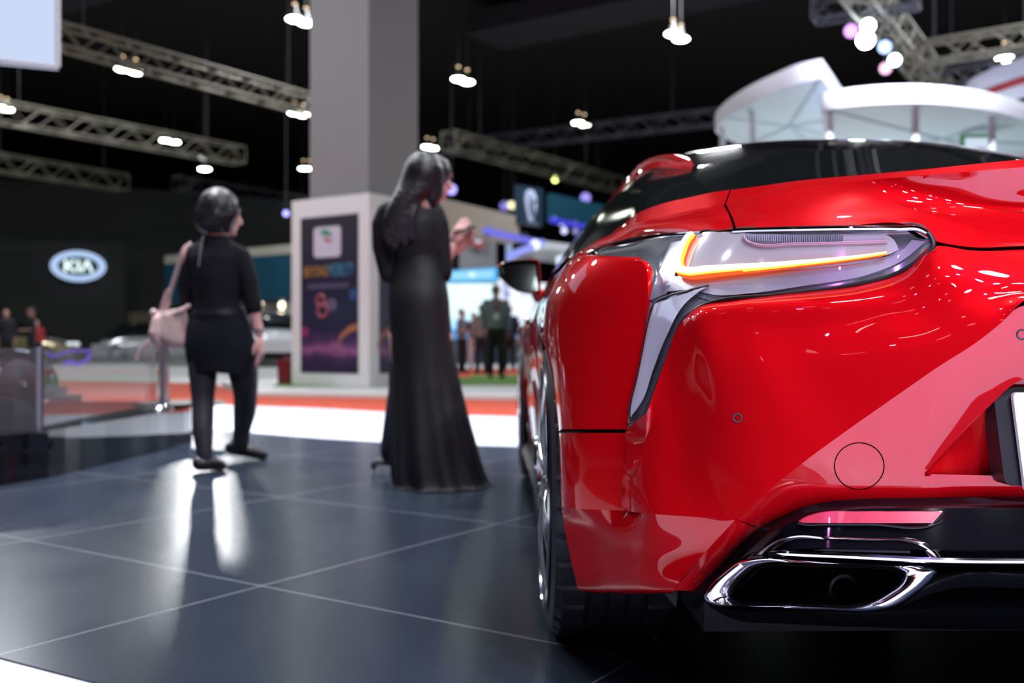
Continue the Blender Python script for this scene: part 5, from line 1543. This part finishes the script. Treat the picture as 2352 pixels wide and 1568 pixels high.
# ---------------------------------------------------------------- woman in the long black gown
GY = 4.95
g0 = ground(1000, 1116); g0.y = GY; g0.x = W(985, HOR, GY).x; g0.z = 0
gw_ = thing('person', 'woman with long dark hair in a floor-length black gown, standing with her back to us', 'person', g0)
def G_(px, py, dy=0.0): return W(px, py, GY + dy) - g0
body = MB()
body.capsule([G_(958, 500, .02), G_(955, 465, .02), G_(968, 435, .03)], [.060, .050, .048], 14)
body.rings([(G_(952, 640, .03), .105, .085), (G_(955, 590, .03), .100, .078), (G_(948, 540, .02), .120, .085), (G_(945, 500, .02), .140, .080), (G_(950, 476, .02), .118, .070), (G_(956, 462, .018), .085, .062), (G_(960, 452, .02), .060, .052)], 20)
body.rings([(G_(960, 640, .03), .115, .09), (G_(962, 690, .02), .130, .11), (G_(965, 760, .02), .13, .11), (G_(970, 800, .02), .12, .10)], 20)
for x0, x1, x2 in ((925, 935, 940), (1005, 1015, 1022)):
    body.capsule([G_(x0, 770, .02), G_(x1, 920, .02), G_(x2, 1080, .03)], [.075, .055, .038], 12)
    body.capsule([G_(x2, 1085, .03), G_(x2 + 3, 1105, -.05), G_(x2 + 6, 1106, .14)], [.035, .030, .026], 10)
for pts in ([G_(886, 492, .02), G_(877, 560, .03), G_(892, 628, .04), G_(940, 634, .26)], [G_(1000, 490, .02), G_(1012, 560, .03), G_(1018, 628, .04), G_(985, 640, .27)]):
    body.capsule(pts[:3], [.045, .040, .036], 10); body.capsule(pts[2:], [.036, .026], 10)
body = body.remesh(.011, 4)
gh = head_at(G_(973, 408, .01), math.radians(212), -.10, 1.0)
body.join(place(HEAD, gh))
body.join(place(HAND, orient(G_(938, 641, .27), (.6, .8, 0), (0, 0, -1)))); body.join(place(HANDM, orient(G_(982, 641, .28), (-.6, .8, 0), (0, 0, -1))))
body.build('body', SKINP, gw_, sharp=None)
eyes(gh, gw_)
gown = MB()
gown.rings([(G_(953, 650, .03), .125, .095), (G_(957, 592, .03), .110, .086), (G_(950, 550, .02), .128, .092), (G_(944, 512, .02), .152, .094), (G_(944, 490, .02), .150, .084), (G_(950, 472, .015), .118, .066), (G_(951, 468, .014), .106, .062)], 24)
for pts in ([G_(892, 484, .02), G_(878, 515, .025), G_(876, 565, .03), G_(891, 632, .04), G_(944, 634, .28)], [G_(995, 484, .02), G_(1007, 515, .025), G_(1014, 565, .03), G_(1019, 630, .04), G_(990, 642, .25)]):
    gown.capsule(pts[:4], [.056, .055, .048, .045], 12); gown.capsule(pts[3:], [.044, .033], 10)
gown = gown.remesh(.011, 5)
# skirt with folds, built as one cloth
sk = [(585, 910, 1008, .085), (600, 906, 1011, .088), (630, 898, 1021, .104), (680, 890, 1031, .135), (730, 892, 1035, .14), (780, 895, 1040, .14), (840, 899, 1049, .145), (900, 898, 1062, .16), (960, 896, 1077, .18), (1020, 894, 1093, .20), (1070, 896, 1106, .215), (1098, 899, 1116, .225), (1112, 902, 1124, .235), (1117, 898, 1130, .245)]
A_ = spline([(py, (a + b) / 2, (b - a) / 2, r) for py, a, b, r in sk], 60)
rowsg = []
for py, cx, hw_, ry in A_:
    ring_ = []
    t = max(0, (py - 760) / 350)
    for q in range(120):
        an = 2 * math.pi * q / 120
        f = 1 + (.055 * math.sin(an * 13 + 1.3 * math.sin(an * 2)) + .03 * math.sin(an * 7 + .6)) * t ** 1.1
        rx = hw_ / FPX * GY
        dx = .05 * t * t if math.cos(an) > 0 else 0
        p = G_(cx, py, .03) + Vector((rx * math.cos(an) * (1 + (f - 1) * .5), ry * math.sin(an) * f, 0))
        p.z = max(p.z, .006)
        ring_.append(p)
    rowsg.append(ring_)
gown.grid(rowsg, close_u=True)
gown.build('gown', DRESS, gw_, sharp=None)
hair = MB()
hair.ellipsoid(G_(973, 402, .0), (.100, .112, .120), nu=20, nv=14)
hair.rings([(G_(974, 385, -.01), .098, .095), (G_(966, 420, -.02), .108, .085), (G_(944, 448, -.055), .088, .058), (G_(922, 476, -.080), .068, .036), (G_(908, 506, -.088), .058, .026), (G_(902, 536, -.085), .046, .020), (G_(903, 560, -.080), .024, .012), (G_(906, 574, -.076), .008, .006)], 20, n=26)
rnd = random.Random(3)
for k in range(9):
    xe = 880 + 9 * k + rnd.uniform(-3, 3); ye = 540 + 32 * math.sin(math.pi * (k + .6) / 9) + rnd.uniform(-6, 10)
    hair.capsule([G_(925 + 5 * k, 445, -.07), G_(903 + 6 * k, 490, -.095), G_(xe, ye, -.092)], [.018, .016, .005], 8, n=9)
hair.rings([(G_(995, 395, .0), .055, .075), (G_(996, 430, -.01), .050, .065), (G_(995, 458, -.02), .040, .045), (G_(994, 478, -.025), .012, .014)], 14, n=12)
hair = hair.remesh(.0085, 2)
hair.build('hair', HAIRB, gw_, sharp=None, label='long straight shiny black hair')

# ---------------------------------------------------------------- person half hidden behind her, with a phone
HY = 5.42
h0 = W(955, HOR, HY); h0.z = 0
hp = thing('person', 'person mostly hidden behind the gown woman, both pink hands raised to a phone', 'person', h0)
def H_(px, py, dy=0.0): return W(962 + (px - 962) * (.8 if px < 962 else 1), py, HY + dy) - h0
HZ = lambda z: Vector((0, 0, z))
bd = MB()
bd.rings([(H_(962, 470, 0), .06, .055), (H_(958, 500), .12, .085), (H_(955, 560), .125, .09), (H_(952, 640), .125, .085), (H_(950, 700), .14, .095), (H_(950, 745), .13, .10)], 18)
bd.capsule([H_(965, 480), H_(985, 430)], [.05, .05], 10)
bd.capsule([H_(925, 735), H_(912, 890), H_(880, 1040)], [.080, .060, .045], 10); bd.capsule([H_(972, 735), H_(970, 890), H_(968, 1050, .1)], [.080, .060, .045], 10)
hands_at = (H_(1046, 545, -.02), H_(1050, 575, .06))
bd.capsule([H_(1004, 500), H_(1003, 575, .02), H_(1010, 600, -.02)], [.046, .042, .040], 10)
bd.capsule([H_(1010, 600, -.02), H_(1030, 588, -.03), H_(1040, 566, -.03)], [.040, .033, .027], 10)
bd.capsule([H_(915, 500), H_(920, 590, .1), H_(1000, 600, .2)], [.046, .042, .036], 10)
bd.capsule([H_(1000, 600, .2), H_(1036, 580, .06)], [.036, .028], 10)
bd = bd.remesh(.012, 3)
hh = head_at(H_(998, 408, .02), math.radians(120), .15)
bd.join(place(HEAD, hh))
bd.join(place(HANDM, orient(H_(1040, 567, -.03), (.30, .05, .9), (.6, .75, -.2), 1.0)))
bd.join(place(HAND, orient(H_(1034, 583, .05), (.75, -.10, .55), (.3, -.6, .6), 1.0)))
bd.build('body', SKINP, hp, sharp=None)
eyes(hh, hp)
hr = MB().ellipsoid(H_(999, 396, .03), (.090, .105, .098), nu=18, nv=12)
hr.capsule([H_(980, 400, .03), H_(974, 440, .03)], [.06, .045], 8)
hr.remesh(.01, 2).build('hair', HAIRB, hp, sharp=None)
sh_ = MB().rings([(H_(960, 478), .10, .075), (H_(958, 500), .13, .10), (H_(955, 560), .135, .10), (H_(952, 640), .14, .10), (H_(950, 705), .15, .11)], 20)
sh_.capsule([H_(1000, 500), H_(1002, 570, .02), H_(1008, 596, -.02)], [.056, .052, .050], 10); sh_.capsule([H_(918, 500), H_(922, 590, .1), H_(990, 600, .2)], [.056, .052, .045], 10)
sh_.remesh(.013, 3).build('top', NAVY, hp, sharp=None)
tr_ = MB().capsule([H_(928, 720), H_(914, 890), H_(882, 1036)], [.10, .075, .062], 12)
tr_.capsule([H_(968, 720), H_(970, 890), H_(968, 1054, .1)], [.10, .075, .062], 12)
tr_.remesh(.013, 3).build('jeans', mat('dark_jeans', (.014, .018, .036), .8), hp, sharp=None)
def sneaker(p, yaw):
    M = Matrix.Translation(p) @ Matrix.Rotation(yaw, 4, 'Z')
    u = MB().capsule([(0, .03, .045), (0, -.06, .05), (0, -.13, .038), (0, -.18, .034)], [.040, .045, .04, .03], 12).xf(M).build('shoe', mat('sneaker_grey', (.03, .035, .05), .6), hp)
    s = MB().rings([((0, -.075, .0), .052, .138), ((0, -.075, .046), .054, .142)], 24).xf(M).build('sole', mat('sneaker_sole', (.9, .92, .95), .5), u)
p1 = ground(880, 1087) - h0; p1.z = 0
sneaker(p1, math.radians(75)); sneaker(H_(968, 1080, .1) * 1 + Vector((0, 0, -(H_(968, 1080, .1)).z)), math.radians(70))
ph = MB().box((0, 0, 0), (.115, .075, .012), Matrix.Rotation(math.radians(-14), 3, 'Y') @ Matrix.Rotation(math.radians(18), 3, 'X')).build('phone', mat('phone_silver', (.25, .26, .28), .2, .5), None, sharp=.5)
ph.location = W(1068, 524, HY - .02); tag(ph, 'silver grey phone held in the raised hands', 'phone')

# ---------------------------------------------------------------- walking woman with the pink bag
WY = 5.6
w0 = ground(485, 1084); w0.z = 0
ww = thing('person', 'woman walking away in a black top and skirt with dark tights and bobbed hair', 'person', w0)
def K(px, py, dy=0.0): return W(px, py, WY + dy) - w0
b = MB()
b.capsule([K(497, 565, .01), K(500, 540, .0), K(508, 515, .0)], [.055, .048, .048], 12)
b.rings([(K(505, 800, .03), .14, .095), (K(503, 740, .03), .135, .085), (K(498, 690, .015), .12, .082), (K(496, 630), .135, .09), (K(496, 585), .145, .085), (K(496, 560), .115, .066), (K(498, 545), .055, .05)], 20)
LA = [K(438, 585), K(428, 650, .04), K(432, 700, .10), K(450, 715, .26)]
RA = [K(552, 585), K(572, 640, .0), K(581, 695, .0), K(588, 735, .0), K(596, 768, -.01)]
b.capsule(LA[:3], [.043, .040, .036], 10); b.capsule(LA[2:], [.036, .026], 10)
b.capsule(RA, [.043, .042, .039, .033, .026], 10)
LL = [K(467, 790, .02), K(466, 870, .0), K(466, 930, -.02), K(466, 990, -.06), K(470, 1048, -.09)]
RL = [K(545, 790, .02), K(562, 880, .1), K(563, 930, .22), K(556, 985, .34), K(549, 1030, .40)]
b.capsule(LL, [.074, .060, .046, .044, .028], 12); b.capsule(RL, [.074, .060, .048, .046, .030], 12)
def foot(ank, toe):
    b.capsule([ank, (ank + toe) / 2 + Vector((0, 0, .012)), toe], [.034, .034, .026], 10)
aL = K(470, 1062, -.09); aL.z = .045; tL = K(503, 1075, -.05); tL.z = .028
aR = K(543, 1038, .42); aR.z = .075; tR = K(600, 1050, .45); tR.z = .03
foot(aL, tL); foot(aR, tR)
b = b.remesh(.011, 4)
wh = head_at(K(512, 492, .02), math.radians(128), .05, 1.02)
b.join(place(HEAD, wh))
b.join(place(HAND, orient(K(597, 772, -.01), (.10, -.05, -1), (-1, .2, 0), .95)))
b.join(place(HANDM, orient(K(452, 716, .27), (.5, .8, -.2), (0, 0, -1), .95)))
b.build('body', SKINP, ww, sharp=None)
eyes(wh, ww)
top = MB()
top.rings([(K(503, 735, .02), .142, .102), (K(499, 695, .01), .126, .094), (K(497, 635), .138, .100), (K(496, 590), .158, .10), (K(496, 566), .130, .080), (K(497, 548), .078, .062), (K(498, 541), .066, .058)], 24)
top.capsule([K(448, 583)] + LA[1:3], [.056, .051, .048], 12); top.capsule([LA[2], K(443, 708, .15)], [.046, .042], 10)
top.capsule([K(542, 583), RA[0], RA[1], K(581, 695), K(583, 708)], [.060, .056, .053, .050, .048], 12)
top = top.remesh(.011, 4); top.build('blouse', NAVY, ww, sharp=None)
zp = MB().tube([K(468, 541, -.060), K(464, 556, -.080), K(460, 580, -.099), K(456, 612, -.104)], .0045, 6, n=16).build('zip', mat('zip_pale', (.42, .4, .42), .35, .5), ww, label='pale back zip with a small puller')
belt_ = MB().rings([(K(502, 724, .02), .150, .112), (K(502, 710, .02), .146, .109)], 28, cap=False).build('waistband', mat('waistband_black', (.012, .012, .02), .4), ww)
sk_ = MB()
A2 = spline([(715, 441, 563, .108), (750, 430, 577, .122), (790, 425, 586, .13), (830, 430, 587, .13), (855, 437, 583, .13)], 24)
sk_.grid([[K((a_ + b_) / 2, py, .03) + Vector(((b_ - a_) / 2 / FPX * WY * math.cos(2*math.pi*q/48), r * math.sin(2*math.pi*q/48), (.012 * math.sin(2*math.pi*q/48 * 3) if py > 840 else 0))) for q in range(48)] for py, a_, b_, r in A2], close_u=True)
sk_.build('skirt', SKIRT, ww, sharp=None)
tg = MB(); tg.capsule(LL, [.088, .080, .062, .060, .040], 14, n=14); tg.capsule(RL + [aR + Vector((0, 0, .02))], [.086, .084, .068, .066, .050, .046], 14, n=16); tg.capsule(LL[-2:] + [aL + Vector((0, 0, .02))], [.058, .044, .042], 14)
tg.remesh(.011, 3).build('tights', TIGHTS, ww, sharp=None)
for ank, toe, dz in ((aL, tL, 0), (aR, tR, .01)):
    d = (toe - ank); d.z = 0; d.normalize()
    s = MB().capsule([Vector((ank.x, ank.y, ank.z + .002)) - d * .025, (ank + toe) / 2 + Vector((0, 0, .006)), toe + d * .012], [.044, .041, .031], 14)
    s.xf(Matrix.Identity(4)).build('shoe', SHOE, ww)
wr = MB().tube([K(594, 757, -.01) + Vector((.03 * math.cos(t), .03 * math.sin(t), 0)) for t in np.linspace(0, 2*math.pi, 16)[:-1]], .006, 6, closed=True).build('bracelet', mat('bracelet_grey', (.25, .24, .28), .3, .6), ww)
hb_ = MB()
hb_.ellipsoid(K(502, 480, -.01), (.112, .118, .122), nu=20, nv=14)
hb_.rings([(K(502, 470, -.01), .108, .112), (K(498, 495, -.015), .112, .112), (K(494, 516, -.02), .108, .100), (K(493, 529, -.02), .085, .080), (K(493, 536, -.02), .05, .05)], 20, n=14)
for k in range(11):
    t = k / 10
    hb_.capsule([K(466 + 66 * t, 470, -.085 + .05 * abs(t - .5)), K(457 + 76 * t, 500, -.105 + .10 * abs(t - .5)), K(461 + 70 * t, 524 + 7 * math.sin(k * 2.3), -.085 + .10 * abs(t - .5))], [.026, .030, .015], 8, n=7)
hb_.remesh(.009, 2).build('hair', HAIRB, ww, sharp=None, label='wavy black bobbed hair')
# shoulder bag
bag = thing('shoulder_bag', 'pale pink leather shoulder bag hanging at the left hip of the walking woman', 'bag', W(395, 800, WY + .02))
B0 = W(395, 800, WY + .02)
def Bp(px, py, dy=0.0): return W(px, py, WY + .02 + dy) - B0
PINK = mat('pale_pink_leather', (.62, .44, .44), .5, bump=.15, nscale=18)
bgm = MB().rings([(Bp(396, 797), .085, .045), (Bp(394, 785), .105, .062), (Bp(392, 755), .102, .060), (Bp(394, 725), .090, .050), (Bp(396, 710), .075, .030)], 20)
bgm.capsule([Bp(360, 735, -.03), Bp(356, 765, -.04), Bp(366, 790, -.03)], [.03, .036, .028], 10)
bgm.capsule([Bp(385, 725, -.05), Bp(382, 775, -.055)], [.025, .03], 8)
bgm.remesh(.008, 3).build('pouch', PINK, bag, sharp=None)
MB().capsule([Bp(396, 722, -.03), Bp(415, 714, -.05), Bp(434, 702, -.04)], [.02, .017, .012], 8).build('flap', PINK, bag)
MB().tube([Bp(378, 716, 0), Bp(392, 668, -.02), Bp(410, 610, -.03), Bp(424, 572, -.02), Bp(440, 560, .03)], .014, 8, n=24, flat=(1, .35)).build('strap', PINK, bag)
MB().tube([Bp(368, 718, .0), Bp(375, 690, -.03), Bp(386, 665, -.03), Bp(392, 700, -.01)], .010, 8, n=16, flat=(1, .4)).build('handle', PINK, bag)
for x0, y0, x1, y1 in ((356, 775, 312, 828), (360, 782, 330, 815), (372, 795, 352, 832)):
    MB().tube([Bp(x0, y0, -.03), Bp((x0 + x1) / 2 - 6, (y0 + y1) / 2 - 8, -.04), Bp(x1, y1, -.03)], [.007, .006, .010], 6, n=10).build('tassel', PINK, bag)
MB().ellipsoid(Bp(353, 718, -.02), (.022, .022, .022), nu=10, nv=8).build('pompom', PINK, bag)

# ---------------------------------------------------------------- visitors far away
def visitor(loc, label, H, yaw, top_m, leg_m, hair_m=HAIRB, skin=SKIN, arms='down', long_hair=False, shoe=SHOE, badge=False):
    root = thing('person', label, 'person', loc, yaw)
    s = H / 1.70
    m = MB(); P = lambda x, y, z: (x * s, y * s, z * s)
    m.rings([(P(0, 0, .86), .155 * s, .105 * s), (P(0, 0, 1.02), .135 * s, .095 * s), (P(0, 0, 1.22), .160 * s, .105 * s), (P(0, 0, 1.38), .165 * s, .09 * s), (P(0, .01, 1.45), .07 * s, .06 * s)], 16)
    for sg in (-1, 1):
        m.capsule([P(sg * .085, 0, .88), P(sg * .095, -.01, .48), P(sg * .10, .01, .09)], [.08 * s, .055 * s, .042 * s], 10)
        m.capsule([P(sg * .10, .02, .05), P(sg * .115, -.13, .035)], [.04 * s, .032 * s], 8)
        sh, el = P(sg * .19, 0, 1.38), P(sg * .235, .02, 1.10)
        wr = P(sg * .235, -.06, .87) if arms == 'down' else P(sg * .08, -.22, 1.08)
        m.capsule([sh, el, wr], [.048 * s, .042 * s, .028 * s], 8)
    m.capsule([P(0, .015, 1.42), P(0, .005, 1.53)], [.052 * s, .05 * s], 10)
    m = m.remesh(.020, 3)
    hM = head_at(P(0, -.005, 1.585), 0, .02, s)
    m.join(place(HEAD, hM))
    for sg, hm in ((-1, HAND), (1, HANDM)):
        if arms == 'down': m.join(place(hm, orient(P(sg * .235, -.062, .865), (0, -.2, -1), (-sg, 0, 0), s)))
        else: m.join(place(hm, orient(P(sg * .078, -.222, 1.08), (-sg * .8, -.4, .2), (0, .2, -1), s)))
    m.build('body', skin, root, sharp=None)
    eyes(hM, root)
    t = MB()
    t.rings([(P(0, 0, .90), .170 * s, .122 * s), (P(0, 0, 1.02), .155 * s, .115 * s), (P(0, 0, 1.22), .176 * s, .122 * s), (P(0, 0, 1.38), .178 * s, .104 * s), (P(0, .01, 1.455), .082 * s, .07 * s)], 18)
    for sg in (-1, 1):
        sh, el = P(sg * .185, 0, 1.38), P(sg * .236, .02, 1.09)
        t.capsule([sh, el] if arms != 'down' else [sh, el, P(sg * .236, -.05, .92)], [.064 * s, .054 * s] if arms != 'down' else [.064 * s, .055 * s, .044 * s], 10)
    t.remesh(.020, 3).build('top', top_m, root, sharp=None)
    g = MB()
    g.rings([(P(0, 0, .78), .155 * s, .118 * s), (P(0, 0, .90), .164 * s, .118 * s), (P(0, 0, .96), .158 * s, .112 * s)], 18)
    for sg in (-1, 1): g.capsule([P(sg * .085, 0, .86), P(sg * .097, -.01, .48), P(sg * .102, .01, .10)], [.096 * s, .076 * s, .066 * s], 12)
    g.remesh(.020, 3).build('trousers', leg_m, root, sharp=None)
    for sg in (-1, 1): MB().capsule([P(sg * .10, .03, .045), P(sg * .108, -.07, .045), P(sg * .116, -.15, .036)], [.048 * s, .048 * s, .038 * s], 10).build('shoe', shoe, root)
    h = MB().ellipsoid(P(0, .022, 1.622), (.084 * s, .096 * s, .088 * s), nu=16, nv=10)
    if long_hair: h.capsule([P(0, .07, 1.60), P(0, .085, 1.42)], [.085 * s, .06 * s], 10)
    h.remesh(.014, 2).build('hair', hair_m, root, sharp=None)
    if badge:
        MB().tube([P(-.05, -.11, 1.42), P(0, -.135, 1.16), P(.05, -.11, 1.42)], .010 * s, 6).build('lanyard', mat('lanyard_red', (.35, .03, .06), .5), root)
        MB().box(P(0, -.14, 1.12), (.09 * s, .01, .12 * s)).build('badge', mat('badge_white', (.7, .7, .72), .5), root, smooth=False)
    return root
def vloc(px, foot_py, z=0.0): return tuple(ground(px, foot_py, z))
SHIRTG = mat('shirt_grey_green', (.15, .19, .21), .8); SHIRTP = mat('top_pale_grey', (.30, .25, .27), .8); SHIRTB = mat('shirt_blue_dark', (.01, .03, .09), .8)
TRB = mat('trousers_black', (.008, .008, .010), .8); TRN = mat('trousers_navy', (.012, .015, .035), .8); WHITEC = mat('cloth_white', (.55, .56, .62), .8); SUIT = mat('dark_suit', (.010, .011, .020), .8); DARKSKIN = mat('skin_brown', (.18, .08, .055), .6)
visitor(vloc(1139, 868, .036), 'man facing us in a grey green shirt and black trousers with a lanyard', 1.72, .1, SHIRTG, TRB, skin=DARKSKIN, badge=True)
visitor(vloc(1106, 858, -.02), 'visitor in pale pinkish top and navy trousers, left of the grey green shirt', 1.58, math.pi + .3, SHIRTP, TRN, long_hair=True)
visitor(vloc(1061, 855, -.02), 'visitor in a grey patterned top next to the gown, nearest to her skirt', 1.50, 1.2, mat('top_grey_lilac', (.20, .19, .25), .8, noise=.4, nscale=14), TRB, arms='front')
visitor(vloc(1088, 846, -.02), 'visitor in white trousers behind the one in the grey patterned top', 1.52, .4, SHIRTB, WHITEC, arms='front')
visitor(vloc(1170, 848, -.02), 'visitor in a dark blue shirt close behind the man in the grey green shirt', 1.66, math.pi - .2, SHIRTB, TRB)
visitor((W(72, HOR, 28).x, 28, -.08), 'man in a dark suit behind the clear barrier, right of the black suited man', 1.73, -.9, SUIT, SUIT, skin=mat('skin_dim', (.42, .22, .18), .6), arms='front')
visitor((W(14, HOR, 28.6).x, 28.6, -.08), 'man in a black suit at the left picture edge', 1.70, .5, SUIT, TRB)
visitor((W(84, HOR, 31).x, 31, -.08), 'visitor in a red top by the bronze sedan, half hidden by the suited man', 1.45, .2, mat('top_red', (.30, .02, .02), .8), TRB)
